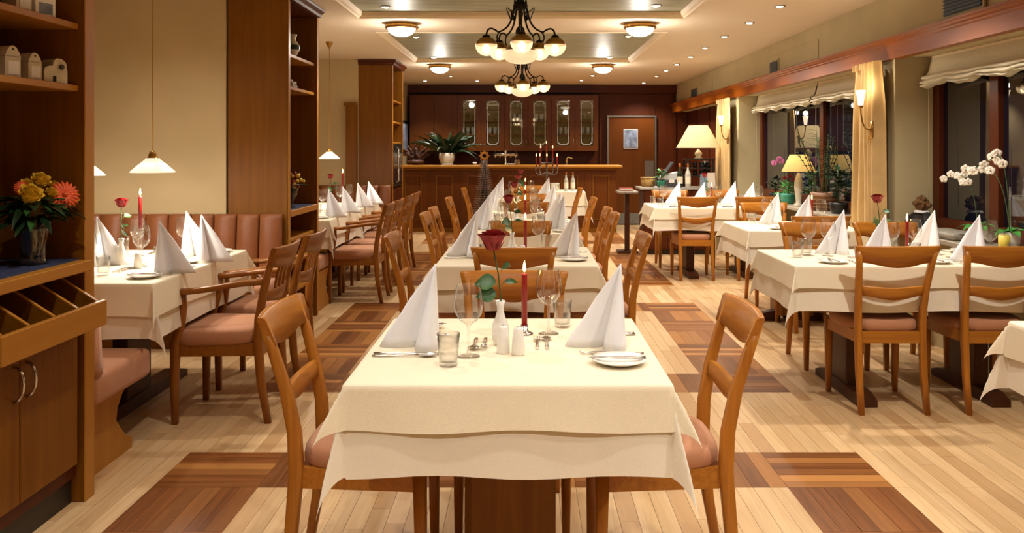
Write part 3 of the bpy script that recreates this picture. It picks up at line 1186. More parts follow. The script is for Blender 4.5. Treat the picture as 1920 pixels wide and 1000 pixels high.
CANDLE = candle_parts(.185)
HOLDER = [part('candle_holder', MB().lathe([(.001, 0), (.028, 0), (.03, .003), (.02, .008), (.012, .012), (.0125, .03), (.011, .03), (.0105, .015), (.001, .0145)], 18), 'steel')]
TALL_HOLDER = [part('candle_holder', MB().lathe([(.001, 0), (.034, 0), (.034, .004), (.012, .012), (.008, .03), (.012, .06), (.007, .1), (.0125, .15), (.016, .19), (.013, .19), (.0105, .175), (.001, .174)], 18), 'glass')]


def candle(x, y, nick, tall=False, light=True):
    if tall:
        spawn('candle_holder', TALL_HOLDER, (x, y, IT), 0, 'tall glass candle holder on the ' + nick, 'candle holder', 'candle holders')
        z = IT + .1742
    else:
        spawn('candle_holder', HOLDER, (x, y, IT), 0, 'small silver candle holder on the ' + nick, 'candle holder', 'candle holders')
        z = IT + .0147
    c_ = spawn('candle', CANDLE, (x, y, z), 0, 'lit red taper candle on the ' + nick, 'candle', 'red table candles')
    if light:
        lamp('flame_light', 'POINT', (0, 0, .185 + .06), .55, (1, .62, .28), .008, parent=c_)


def rose(x, y, nick, far=False, rz=0):
    spawn('bud_vase', VASE, (x, y, IT), 0, 'small white bud vase on the ' + nick, 'vase', 'bud vases')
    spawn('red_rose', ROSE_FAR if far else ROSE, (x, y, IT + .035), rz, 'red rose in the bud vase on the ' + nick, 'rose', 'red roses on the tables')


# ================================================================== CENTRE ROW
TX0, TX1 = -.462, .372
CX = (TX0 + TX1) / 2
rows = [('nearest centre table', 2.225, 3.063), ('second centre table', 4.461, 5.30), ('third centre table', 6.17, 7.40),
        ('fourth centre table', 8.12, 8.96), ('fifth centre table', 10.22, 11.06)]
CG = 'side chairs of the centre row'
for i, (nick, y0, y1) in enumerate(rows):
    table(nick, TX0, TX1, y0, y1, 10 + i, 'column')
    seats = [(y0 + y1) / 2 + .02] if i != 2 else [6.52, 7.10]
    for k, sy in enumerate(seats):
        pos = '' if len(seats) == 1 else ('nearer ' if k == 0 else 'farther ')
        for side, sx, d in (('left', TX0, (1, 0)), ('right', TX1, (-1, 0))):
            who = 'on the %s side of the %s' % (side, nick)
            if pos:
                who = 'at the %s%s seat, %s' % (pos, side, nick)
            nx = TX0 + .185 if side == 'left' else TX1 - .075
            setting(sx, sy, d, who, full=2 if i < 2 else (1 if i == 2 else 0), nap=(nx, sy - .02))
            cx_ = TX0 - .028 if side == 'left' else TX1 + .034
            chair(cx_, sy + .03, -PI / 2 if side == 'left' else PI / 2,
                  'honey wooden dining chair ' + (who if not pos else who), CG)
    yc = (y0 + y1) / 2
    if i == 0:
        rose(-.078, 2.66, nick)
        candle(-.003, 2.815, nick)
        spawn('salt_shaker', SHAKER, (-.066, 2.555, IT), 0, 'left white porcelain shaker on the nearest centre table', 'shaker', 'white salt and pepper shakers')
        spawn('pepper_shaker', SHAKER, (-.021, 2.535, IT), .3, 'right white porcelain shaker on the nearest centre table', 'shaker', 'white salt and pepper shakers')
    else:
        rose(-.075, yc - .06, nick, True, .6 * i)
        candle(.0, yc + .02, nick)
        if i < 3:
            spawn('salt_shaker', SHAKER, (-.06, yc - .17, IT), 0, 'left white porcelain shaker on the ' + nick, 'shaker', 'white salt and pepper shakers')
            spawn('pepper_shaker', SHAKER, (-.015, yc - .175, IT), .3, 'right white porcelain shaker on the ' + nick, 'shaker', 'white salt and pepper shakers')
EG = 'end chairs of the centre row'
chair(CX, 3.145, PI, 'honey wooden dining chair facing the camera across the nearest centre table', EG)
chair(CX - .012, 4.545, 0, 'honey wooden dining chair, back to the camera, at the second centre table', EG)
chair(CX + .015, 5.545, PI, 'honey wooden dining chair facing the camera behind the second centre table', EG)
chair(CX + .05, 8.16, 0, 'honey wooden dining chair, back to the camera, at the fourth centre table', EG)
chair(CX + .06, 9.03, PI, 'honey wooden dining chair facing the camera behind the fourth centre table', EG)
chair(CX + .06, 11.08, PI, 'honey wooden dining chair facing the camera behind the fifth centre table', EG)

# ================================================================== RIGHT-HAND TABLES
RG = 'chairs at the right-hand tables'
nick = 'large table by the near window'
table(nick, 1.42, 2.60, 4.46, 5.17, 31, (1.80, 2.50))
for (x, y, rz, lab) in ((1.885, 4.60, 0, 'honey dining chair, back to the camera, left of two at the large window table'),
                        (2.435, 4.60, 0, 'honey dining chair, back to the camera, right of two at the large window table'),
                        (1.91, 5.42, PI, 'honey wooden dining chair facing the camera, left one behind the large window table'),
                        (2.40, 5.42, PI, 'honey wooden dining chair facing the camera, right one behind the large window table')):
    chair(x, y, rz, lab, RG)
setting(1.885, 4.46, (0, 1), 'at the near left seat, large window table', 2, (1.95, 4.62))
setting(2.435, 4.46, (0, 1), 'at the near right seat, large window table', 2, (2.46, 4.62))
setting(1.88, 5.16, (0, -1), 'at the far left seat, large window table', 1, (1.86, 4.98))
setting(2.37, 5.16, (0, -1), 'at the far right seat, large window table', 1, (2.38, 4.96))
candle(2.165, 4.84, nick)
rose(2.02, 4.86, nick, True, .5)
tumbler(1.53, 4.80, 'at the left end of the large window table')
wine(1.62, 4.88, 'near the left end of the large window table')

nick = 'small table beside the gold curtain'
table(nick, 1.68, 2.54, 6.37, 7.17, 32)
chair(2.16, 6.515, 0, 'honey wooden dining chair, back to the camera, at the small table beside the curtain', RG)
chair(2.17, 7.50, PI, 'honey wooden dining chair facing the camera behind the small table beside the curtain', RG)
setting(2.16, 6.37, (0, 1), 'at the near seat, small curtain-side table', 1, (2.19, 6.58))
setting(2.10, 7.17, (0, -1), 'at the far seat, small curtain-side table', 1, (2.07, 6.98))
candle(2.30, 6.85, nick)

nick = 'far right-hand table'
table(nick, 1.35, 2.60, 8.86, 9.62, 33, (1.76, 2.34))
for (x, y, rz, lab) in ((1.765, 9.005, 0, 'honey dining chair, back to the camera, left of two at the far right-hand table'),
                        (2.36, 9.005, 0, 'honey dining chair, back to the camera, right of two at the far right-hand table'),
                        (1.72, 9.90, PI, 'honey wooden dining chair facing the camera, left one behind the far right-hand table'),
                        (2.33, 9.90, PI, 'honey wooden dining chair facing the camera, right one behind the far right-hand table')):
    chair(x, y, rz, lab, RG)
setting(1.80, 8.86, (0, 1), 'at the near left seat, far right-hand table', 0, (1.9, 9.05))
setting(2.36, 8.86, (0, 1), 'at the near right seat, far right-hand table', 0, (2.42, 9.05))
setting(1.66, 9.62, (0, -1), 'at the far left seat, far right-hand table', 0, (1.70, 9.38))
setting(2.26, 9.62, (0, -1), 'at the far right seat, far right-hand table', 0, (2.31, 9.38))
candle(2.02, 9.25, nick)
rose(1.93, 9.2, nick, True, 1.5)
wine(1.47, 9.12, 'at the left end of the far right-hand table')
tumbler(1.42, 8.98, 'at the left end of the far right-hand table')

nick = 'table cut off at the lower right'
table(nick, 1.73, 2.56, 2.22, 3.02, 35)

# ================================================================== LEFT BOOTHS
AG = 'armchairs at the booths'
nick = 'front left booth table'
table(nick, -2.95, -1.70, 3.88, 5.15, 41, .38, .25, .15)
chair(-1.525, 4.42, PI / 2, 'brown wooden armchair with pink seat, nearest at the front left booth', AG, True)
chair(-1.525, 5.02, PI / 2, 'brown wooden armchair with pink seat, second at the front left booth', AG, True)
setting(-1.70, 4.28, (-1, 0), 'at the near aisle seat, front left booth', 2, (-1.80, 4.20), -1)
setting(-1.70, 4.82, (-1, 0), 'at the far aisle seat, front left booth', 1, (-1.755, 4.62), -1)
setting(-2.05, 5.15, (0, -1), 'before the far bench, front left booth', 1, (-1.94, 4.88), -1)
setting(-2.30, 3.88, (0, 1), 'before the near bench, front left booth', 2, (-2.26, 4.5), -1)
candle(-2.04, 4.52, nick, True)
rose(-2.13, 4.50, nick, True, 2.0)
spawn('salt_shaker', SHAKER, (-1.98, 4.36, IT), 0, 'white porcelain shaker on the front left booth table', 'shaker', 'white salt and pepper shakers')
# rear booth
table('near table of the rear booth', -2.85, -1.69, 7.33, 8.42, 42, .36, .25, .15)
table('far table of the rear booth', -2.85, -1.69, 8.60, 9.70, 43, .36, .25, .15)
for k, (y, wd) in enumerate(((7.70, 'nearest'), (8.26, 'second'), (9.0, 'third'), (9.58, 'farthest'))):
    chair(-1.515, y, PI / 2, 'brown wooden armchair with pink seat, %s at the rear left booth' % wd, AG, True)
for (y, wd, nx) in ((7.62, 'nearest', -1.76), (8.12, 'second', -1.74), (8.9, 'third', -1.75), (9.4, 'farthest', -1.73)):
    setting(-1.69, y + .08, (-1, 0), 'at the %s seat of the rear booth' % wd, 0, (nx, y), -1, tum=wd in ('nearest', 'third'))
candle(-1.88, 8.78, 'far table of the rear booth', True)
rose(-1.98, 8.74, 'far table of the rear booth', True, 1.0)


def bench(x0, x1, yb, yf, where, zt=.895, over=0.0, bm_='leather_rust'):
    """yb back plane, yf front of the seat; channelled back"""
    s_ = 1 if yf > yb else -1
    P = []
    n = max(2, round((x1 - x0) / .155))
    for i in range(n):
        a = x0 + (x1 - x0) * i / n; b_ = x0 + (x1 - x0) * (i + 1) / n
        ring = lambda z, y0, y1: [(a + .012, y0, z), (b_ - .012, y0, z), (b_ - .001, (y0 + y1) / 2, z), (b_ - .012, y1, z), (a + .012, y1, z), (a + .001, (y0 + y1) / 2, z)]
        q = MB().loft([ring(.44, yb, yb + s_ * .11), ring(.5, yb, yb + s_ * .105), ring(.7, yb, yb + s_ * .085), ring(zt - .03, yb, yb + s_ * .07), ring(zt, yb + s_ * .012, yb + s_ * .055)])
        P.append(part('back_panel', q, bm_))
    yy0, yy1 = yb + s_ * .02, yf
    q = MB().box(x0, x1, yy0, yy1, .325, .455, .03, 3)
    P.append(part('seat_cushion', q, 'cushion_pink'))
    # curved end panel
    L = abs(yf - yb)
    curve = [(0, 0), (L * .98, 0), (L * .98, .05), (L * .9, .06), (L * .78, .12), (L * .7, .17), (L * .72, .22), (L * .8, .27), (L * .9, .30), (L * .94, .325), (0, .325)]
    poly = [(yb + s_ * y, z) for (y, z) in curve]
    P.append(part('end_panel', MB().prism(poly, 'X', x1 - over - .03, x1 - over - .002), 'cherry_light_Z'))
    P.append(part('base_panel', MB().box(x0, x1 - over - .031, min(yb + s_ * .28, yb + s_ * .30), max(yb + s_ * .28, yb + s_ * .30), 0, .324), 'cherry_X'))
    spawn('upholstered_bench', P, (0, 0, 0), 0, 'rust upholstered bench ' + where, 'bench', 'booth benches')


bench(-3.65, -1.705, 3.362, 3.90, 'behind the near shelf unit, front left booth', .72, .085, 'cushion_pink')
bench(-3.65, -1.725, 6.095, 5.58, 'with channelled back under the cream wall, front left booth')
bench(-3.65, -1.72, 7.005, 7.52, 'behind the middle shelf unit, rear left booth')
bench(-3.65, -1.71, 10.875, 10.36, 'with channelled back at the far end, rear left booth')

# ================================================================== SHELF UNITS (left)
FX, BXU = -1.70, -2.13


def shelf_edge(z, y0, y1, t=.024, mat='cherry_light_Y', x0=None, x1=None):
    return part('shelf', MB().box(BXU + .015 if x0 is None else x0, FX - .02 if x1 is None else x1, y0, y1, z - t, z, .002), mat)


def crown(y0, y1, z, xb=BXU):
    prof = [(0, 0), (.025, .005), (.03, .025), (.055, .045), (.06, .06), (0, .06)]
    q = MB()
    # runs along the near side, then along the front
    pts_path = [(xb, y0), (FX, y0), (FX, y1)]
    rings = []
    for i, (p, nrm) in enumerate(((pts_path[0], (0, -1)), (pts_path[1], (1, -1)), (pts_path[2], (1, 0)))):
        rings.append([(p[0] + nrm[0] * u, p[1] + nrm[1] * u, z + v) for (u, v) in prof])
    q.loft(rings, smooth=False)
    q.box(xb, FX, y0, y1, z, z + .058)
    return part('crown_moulding', q, 'mahogany_X')


# --- near sideboard
P = []
P.append(part('side_panel', MB().box(BXU, FX, 3.283, 3.355, 0, 2.44, .003), 'cherry_Z'))
P.append(part('front_stile', MB().box(FX, FX + .006, 3.283, 3.355, 0, 2.44, .002), 'cherry_light_Z'))
P.append(part('side_panel', MB().box(BXU, FX, 2.0, 2.05, 0, 2.44, .003), 'cherry_Z'))
P.append(part('back_panel', MB().box(BXU - .018, BXU, 2.0, 3.355, .1, 2.44), 'mahogany_Z'))
for z in (1.604, 1.842, 2.12):
    P.append(shelf_edge(z, 2.05, 3.283))
P.append(part('worktop', MB().box(BXU + .001, FX + .035, 2.05, 3.28, .893, .934, .003), 'cherry_light_Y'))
P.append(part('inlay_mat', MB().box(BXU + .03, FX - .01, 2.06, 3.275, .934, .937), 'mat_blue', label='dark blue speckled work surface'))
# pull-out sorting rack under the worktop
subs = []
for y in (2.62, 2.77, 2.92, 3.07, 3.215):
    q = MB().prism([(-2.0, .70), (FX + .085, .70), (FX + .085, .78), (-1.78, .885), (-2.0, .885)], 'Y', y, y + .014)
    subs.append(part('divider', q, 'cherry_Y'))
    q2 = MB().loft([[(FX + .085, y, .781), (FX + .085, y + .014, .781), (FX + .085, y + .014, .786), (FX + .085, y, .786)], [(-1.78, y, .886), (-1.78, y + .014, .886), (-1.78, y + .014, .891), (-1.78, y, .891)]], smooth=False)
    subs.append(part('divider_edge', q2, 'cherry_light_Y'))
subs.append(part('rack_floor', MB().box(-2.0, FX + .085, 2.6, 3.24, .69, .70), 'mahogany_Y'))
P.append(part('sorting_rack', MB().box(FX + .085, FX + .105, 2.6, 3.255, .69, .785, .003), 'cherry_light_Y', subs))
P.append(part('carcass', MB().box(BXU, FX - .03, 2.05, 3.283, .10, .66), 'mahogany_Z'))


def bow_handle(x, y, z, h=.12):
    return part('handle', MB().tube(bez((x, y, z - h / 2), (x + .045, y, z - h / 2 + .01), (x + .045, y, z + h / 2 - .01), (x, y, z + h / 2), 8), .005, 8), 'chrome')


for (a, b_, hy) in ((2.06, 2.46, 2.43), (2.466, 2.886, 2.853), (2.892, 3.26, 2.925)):
    P.append(part('door', MB().box(FX - .03, FX - .01, a, b_, .155, .655, .003), 'cherry_Z', [bow_handle(FX - .01, hy, .57)]))
P.append(part('plinth', MB().box(BXU, FX - .06, 2.05, 3.283, 0, .10), 'plinth_dark'))
P.append(part('plinth_face', MB().box(FX - .06, FX - .045, 2.05, 3.28, 0, .15), 'plinth_dark'))
spawn('shelf_sideboard', P, (0, 0, 0), 0, 'tall cherry-wood sideboard with open shelves at the left edge', 'sideboard')


# --- middle and far units
def unit(y0, y1, shelves, mat_board, where, top=2.43, extra=()):
    P = []
    P.append(part('side_panel', MB().box(BXU, FX, y0, y0 + .05, 0, top, .003), 'cherry_Z'))
    P.append(part('side_panel', MB().box(BXU, FX, y1 - .05, y1, 0, top, .003), 'cherry_Z'))
    P.append(part('front_stile', MB().box(FX, FX + .005, y0, y0 + .05, 0, top, .002), 'cherry_light_Z'))
    P.append(part('front_stile', MB().box(FX, FX + .005, y1 - .05, y1, 0, top, .002), 'cherry_light_Z'))
    P.append(part('back_panel', MB().box(BXU, BXU + .015, y0 + .05, y1 - .05, 0, top), 'mahogany_Z'))
    for z in shelves:
        P.append(shelf_edge(z, y0 + .05, y1 - .05))
    if mat_board:
        P.append(part('counter_board', MB().box(BXU + .015, FX + .01, y0 + .05, y1 - .05, mat_board - .045, mat_board, .003), 'cherry_light_Y'))
        P.append(part('inlay_mat', MB().box(BXU + .03, FX - .01, y0 + .06, y1 - .06, mat_board, mat_board + .003), 'mat_blue'))
    P.append(crown(y0, y1, top))
    P += list(extra)
    return spawn('shelf_unit', P, (0, 0, 0), 0, 'tall cherry-wood shelf unit ' + where, 'shelf unit', 'shelf units between the booths')


unit(6.11, 7.0, (2.057, 1.819, .697, .527, .31), .91, 'with a wide side panel between the two booths')
ex = [part('oven', MB().box(BXU + .02, FX - .005, 10.96, 11.77, .86, 1.42, .004), 'black_plastic', [part('oven_glass', MB().box(FX - .005, FX + .001, 11.0, 11.73, .92, 1.32), 'screen_dark'), part('handle', MB().tube([(FX, 11.1, .92), (FX + .05, 11.1, .94), (FX + .05, 11.1, 1.36), (FX, 11.1, 1.38)], .012, 8), 'chrome')])]
for (a, b_) in ((10.96, 11.362), (11.368, 11.77)):
    ex.append(part('door', MB().box(FX - .03, FX - .005, a, b_, .1, .84, .003), 'mahogany_Z'))
unit(10.90, 11.83, (2.0, 1.72, 1.45), None, 'with a built-in black appliance, next to the bar', extra=ex)
spawn('low_panel', [part('panel', MB().box(-2.275, -2.135, 10.80, 10.868, 0, 1.90, .003), 'cherry_Z'), part('cap', MB().box(-2.295, -2.135, 10.775, 10.868, 1.90, 1.945, .006), 'cherry_X')], (0, 0, 0), 0,
      'lower brown wood panel left of the far shelf unit', 'panel')

# books in the far unit
for k in range(7):
    y = 11.0 + k * .045
    h = R.uniform(.18, .24)
    spawn('book', [part('cover', MB().box(-1.92, -1.76, y, y + .03, 1.7205, 1.72 + h, .002), R.choice(['paper_white', 'mat_blue', 'beam_Z', 'label_cream'])), part('pages', MB().box(-1.915, -1.7585, y + .004, y + .026, 1.7215, 1.717 + h), 'paper_white')], (0, 0, 0), 0,
          'thin upright book in the far shelf unit, number %s from the front' % ('one two three four five six seven'.split()[k]), 'book', 'books in the far shelf unit')


# --- things on the near sideboard
def house_jar(x, y, z, s_, label, band):
    P = []
    q = MB()
    w_, h = .03 * s_, .075 * s_
    poly = [(-w_, 0), (w_, 0), (w_, h), (w_ * .8, h * 1.2), (w_ * .45, h * 1.42), (0, h * 1.5), (-w_ * .45, h * 1.42), (-w_ * .8, h * 1.2), (-w_, h)]
    q.prism(poly, 'X', -.035 * s_, .035 * s_)
    P.append(part('body', q, 'ceramic_cream'))
    P.append(part('band', MB().box(-.0365 * s_, .0365 * s_, -w_ * 1.03, w_ * 1.03, h * .98, h * 1.02), 'ceramic_grey'))
    P.append(part('plate', MB().box(.035 * s_, .0375 * s_, -w_ * .6, w_ * .75, .012 * s_, h * .78), 'porcelain'))
    P.append(part('hole', MB().box(.035 * s_, .0362 * s_, -w_ * .12, w_ * .12, h * 1.28, h * 1.36), 'black_plastic'))
    return spawn('ceramic_jar', P, (x, y, z), -.35, label, 'jar', 'cream ceramic jars on the shelf')


house_jar(-1.80, 2.955, 1.6042, 1.0, 'cream gabled ceramic jar, left of two on the middle shelf', 1)
house_jar(-1.79, 3.075, 1.6042, .9, 'cream gabled ceramic jar, right of two on the middle shelf', 1)
house_jar(-1.80, 3.02, 1.8422, 1.0, 'cream gabled ceramic jar, left on the top visible shelf', 1)
P = []
q = MB()
# two-humped grey ceramic box with rounded front
pr = [(-.045, 0), (.045, 0), (.045, .045), (.04, .075), (.025, .088), (.005, .09), (-.008, .08), (-.012, .062), (-.03, .06), (-.042, .052), (-.045, .04)]
q.prism(pr, 'X', -.035, .035)
P.append(part('body', q, 'ceramic_grey'))
P.append(part('face_plate', MB().prism([(a * 1.02, b_ * 1.02) for (a, b_) in pr], 'X', .035, .043), 'ceramic_cream'))
P.append(part('knob', MB().sphere((.05, .018, .06), .01, 8, 6), 'dark_grey'))
P.append(part('slot', MB().box(.043, .045, -.012, .0, .005, .025), 'black_plastic'))
spawn('ceramic_mill', P, (-1.78, 3.185, 1.6042), -.45, 'grey two-humped ceramic mill at the right of the middle shelf', 'ceramic mill')
P = [part('box_body', MB().box(-.04, .04, -.045, .045, 0, .16, .003), 'porcelain'), part('print', MB().box(.04, .0408, -.03, .03, .01, .05), 'picture_print')]
spawn('carton', P, (-1.79, 3.13, 1.8422), -.3, 'white printed carton on the upper shelf of the sideboard', 'carton')

# bouquet
vx, vy, vz_ = -1.80, 3.12, .9372
spawn('glass_vase', [part('glass_vase', MB().lathe([(.001, 0), (.045, 0), (.047, .008), (.043, .03), (.045, .07), (.055, .12), (.066, .165), (.0645, .165), (.053, .12), (.043, .07), (.041, .03), (.001, .016)], 22), 'glass_vase')], (vx, vy, vz_), 0,
      'fluted clear glass vase on the blue sideboard top', 'vase')


def gerbera(c, s_):
    mb = MB()
    nrm = Vector((.75, -.65, .35))
    flower_disc(mb, c, nrm, s_, 20, .13)
    flower_disc(mb, tuple(Vector(c) + nrm * .006), nrm, s_ * .72, 16, .15)
    mb.sphere(tuple(Vector(c) + nrm * .008), s_ * .2, 8, 5, .8)
    return mb


P = []
rr = random.Random(5)
for k, (x, y, z, s_, kind) in enumerate(((.03, -.085, .24, .042, 'rose_yellow'), (.02, .0, .29, .034, 'rose_yellow'), (.06, .095, .215, .042, 'rose_yellow'), (.05, .02, .25, .022, 'rose_yellow'),
                                          (.085, .055, .25, .058, 'gerbera_orange'), (-.01, -.05, .28, .03, 'gerbera_orange'), (-.05, .04, .27, .03, 'rose_yellow'), (.02, .09, .275, .02, 'rose_yellow'))):
    b_ = round_bloom(s_ * 1.15, (0, 0, 0)) if kind == 'rose_yellow' else None
    if b_:
        b_.xf(Matrix.Translation((x, y, z)) @ Matrix.Rotation(.8, 4, Vector((.6, .8, 0)).normalized()))
    else:
        b_ = gerbera((x, y, z), s_)
    st = part('stem', MB().tube([(0, 0, .03), (x * .3, y * .3, .12), (x, y, z)], .0025, 5), 'stem_green')
    P.append(part('bloom', b_, kind, [st], 'yellow rose' if kind == 'rose_yellow' else 'orange gerbera'))
for k in range(64):
    a = rr.uniform(0, 2 * PI); e_ = rr.uniform(-.15, .5)
    mb = MB()
    r0 = rr.uniform(.02, .06)
    d = (math.cos(a), math.sin(a), e_)
    leaf(mb, (math.cos(a) * r0, math.sin(a) * r0, .16 + rr.uniform(0, .08)), d, rr.uniform(.07, .14), rr.uniform(.03, .05), rr.uniform(.2, .6))
    P.append(part('leaf', mb, 'leaf_dark' if k % 3 else 'leaf_green'))
spawn('flower_bouquet', P, (vx, vy, vz_), 0, 'bouquet of yellow roses and orange gerberas on the sideboard', 'bouquet')

# --- things on the middle unit
spawn('painted_vase', [part('body', MB().lathe([(.001, 0), (.028, 0), (.03, .01), (.052, .05), (.055, .075), (.04, .105), (.024, .125), (.026, .145), (.035, .17), (.033, .17), (.02, .13), (.001, .12)], 20), 'ceramic_cream'), part('painted_band', MB().lathe([(.0535, .052), (.0565, .073), (.0525, .088)], 20), 'leaf_dark')], (-1.765, 6.47, 2.0572), 0, 'small painted ceramic vase high in the middle shelf unit', 'vase')
q = MB()
P = []
for k, (dy, h) in enumerate(((0, .06), (.05, .045), (.1, .05))):
    b_ = MB().lathe([(.001, 0), (.018, 0), (.02, .01), (.014, h * .6), (.001, h * .62)], 12, (0, dy, 0))
    hd = part('head', MB().sphere((0, dy, h * .85), .013, 10, 6), 'porcelain')
    spawn('figurine', [part('figure_body', b_, 'ceramic_grey'), hd], (-1.76, 6.42, 1.8192), 0, 'small white figurine, %s of three on the middle unit shelf' % ('left', 'middle', 'right')[k], 'figurine', 'figurines in the middle shelf unit')
spawn('glass_goblet', [part('glass_goblet', MB().lathe([(.001, 0), (.035, 0), (.012, .02), (.012, .05), (.04, .09), (.045, .14), (.043, .14), (.036, .09), (.001, .06)], 18), 'glass_vase')], (-1.775, 6.48, .9132), 0, 'glass goblet vase on the middle unit counter', 'vase')
P = []
for k in range(34):
    a = rr.uniform(0, 2 * PI); rad = rr.uniform(.02, .11); z = .15 + rr.uniform(0, .12)
    x, y = rad * math.cos(a), rad * math.sin(a)
    P.append(part('berry', MB().sphere((x, y, z), rr.uniform(.012, .018), 8, 5), 'berry_red' if k % 3 else 'rose_yellow'))
P.append(part('stem', MB().tube([(0, 0, .1), (0, 0, .17)], .02, 8), 'stem_green'))
for k in range(14):
    a = rr.uniform(0, 2 * PI)
    mb = MB(); leaf(mb, (.03 * math.cos(a), .03 * math.sin(a), .16), (math.cos(a), math.sin(a), .4), .11, .03, .3)
    P.append(part('leaf', mb, 'leaf_dark'))
spawn('dried_flowers', P, (-1.775, 6.48, .9132), 0, 'bunch of dried reddish berries in the glass goblet', 'dried flowers')

# ================================================================== BAR
bx0, bx1 = -2.09, 1.49
BY0, BY1 = 13.95, 14.45
P = [part('carcass', MB().box(bx0, bx1, BY0 + .02, BY1, 0, 1.03), 'cherry_dark_Z')]
P.append(part('counter_top', MB().box(bx0, bx1 + .09, BY0 - .1, BY1 + .05, 1.045, 1.09, .012, 2), 'cherry_light_X'))
P.append(part('cornice', MB().box(bx0, bx1 + .04, BY0 - .04, BY1, 1.01, 1.045, .006), 'cherry_X'))
n = 7
for i in range(n):
    a = bx0 + (bx1 - bx0) * i / n; b_ = bx0 + (bx1 - bx0) * (i + 1) / n
    fr = MB()
    fr.box(a, a + .12, BY0, BY0 + .02, .06, 1.01); fr.box(b_ - .12, b_, BY0, BY0 + .02, .06, 1.01)
    fr.box(a + .12, b_ - .12, BY0, BY0 + .02, .92, 1.01); fr.box(a + .12, b_ - .12, BY0, BY0 + .02, .06, .2)
    fr.box(a - .006, a + .006, BY0 - .008, BY0, .06, 1.01)
    mo = MB()
    for (x0, x1, z0, z1) in ((a + .12, a + .135, .2, .92), (b_ - .135, b_ - .12, .2, .92), (a + .135, b_ - .135, .905, .92), (a + .135, b_ - .135, .2, .215)):
        mo.box(x0, x1, BY0 - .008, BY0 + .015, z0, z1)
    P.append(part('front_frame', fr, 'cherry_dark_Z', [part('panel_moulding', mo, 'cherry_Z'), part('panel', MB().box(a + .135, b_ - .135, BY0 + .012, BY0 + .02, .215, .905), 'cherry_dark_Z')]))
P.append(part('plinth', MB().box(bx0, bx1, BY0 - .012, BY0 + .02, 0, .06), 'cherry_X'))
spawn('bar_counter', P, (0, 0, 0), 0, 'long panelled cherry-wood bar counter at the back of the room', 'bar counter')
CT = 1.0905

# cabinets on the back wall
CY = 14.97


def cab_unit(xa, xb, glassy, where):
    z0, z1 = px(0, 283, CY).z, px(0, 179, CY).z
    P = []
    c_ = MB()
    c_.box(xa, xa + .02, CY + .02, 15.27, z0, z1); c_.box(xb - .02, xb, CY + .02, 15.27, z0, z1)
    c_.box(xa + .02, xb - .02, CY + .02, 15.27, z1 - .02, z1); c_.box(xa + .02, xb - .02, CY + .02, 15.27, z0, z0 + .02)
    P.append(part('body', c_, 'cherry_dark_Z'))
    P.append(part('back_board', MB().box(xa + .02, xb - .02, 15.255, 15.27, z0 + .02, z1 - .02), 'cabinet_inside'))
    sh = []
    if glassy:
        for t in (.3, .54, .76):
            z = z0 + (z1 - z0) * t
            P.append(part('shelf', MB().box(xa + .02, xb - .02, CY + .05, 15.255, z - .018, z), 'cherry_X'))
            sh.append(z)
    xm = (xa + xb) / 2
    for (a, b_, hx) in ((xa + .004, xm - .003, xm - .03), (xm + .003, xb - .004, xm + .03)):
        st = .085
        f_ = MB()
        f_.box(a, a + st, CY, CY + .02, z0, z1); f_.box(b_ - st, b_, CY, CY + .02, z0, z1)
        f_.box(a + st, b_ - st, CY, CY + .02, z1 - st, z1); f_.box(a + st, b_ - st, CY, CY + .02, z0, z0 + st)
        subs = [part('handle', MB().tube([(hx, CY, z0 + .1), (hx, CY - .025, z0 + .105), (hx, CY - .025, z0 + .2), (hx, CY, z0 + .205)], .006, 6), 'chrome')]
        if glassy:
            subs.append(part('pane', MB().box(a + st, b_ - st, CY + .008, CY + .012, z0 + st, z1 - st), 'glass_pane'))
            # etched frame line with notched corners
            g = MB()
            i_ = .022; k_ = .03
            xa_, xb_, za_, zb_ = a + st + i_, b_ - st - i_, z0 + st + i_, z1 - st - i_
            pts_ = [(xa_ + k_, za_), (xb_ - k_, za_), (xb_ - k_, za_ + k_), (xb_, za_ + k_), (xb_, zb_ - k_), (xb_ - k_, zb_ - k_), (xb_ - k_, zb_), (xa_ + k_, zb_), (xa_ + k_, zb_ - k_), (xa_, zb_ - k_), (xa_, za_ + k_), (xa_ + k_, za_ + k_)]
            for j in range(len(pts_)):
                p_, q_ = pts_[j], pts_[(j + 1) % len(pts_)]
                g.box(min(p_[0], q_[0]) - .0042, max(p_[0], q_[0]) + .0042, CY + .003, CY + .0075, min(p_[1], q_[1]) - .0042, max(p_[1], q_[1]) + .0042)
            subs.append(part('etched_line', g, 'etched'))
        else:
            subs.append(part('panel', MB().box(a + st, b_ - st, CY + .006, CY + .016, z0 + st, z1 - st), 'cherry_dark_Z'))
        P.append(part('door', f_, 'cherry_dark_Z', subs))
    spawn('wall_cabinet', P, (0, 0, 0), 0, where, 'cabinet', 'wall cabinets behind the bar')
    return sh, xa, xb


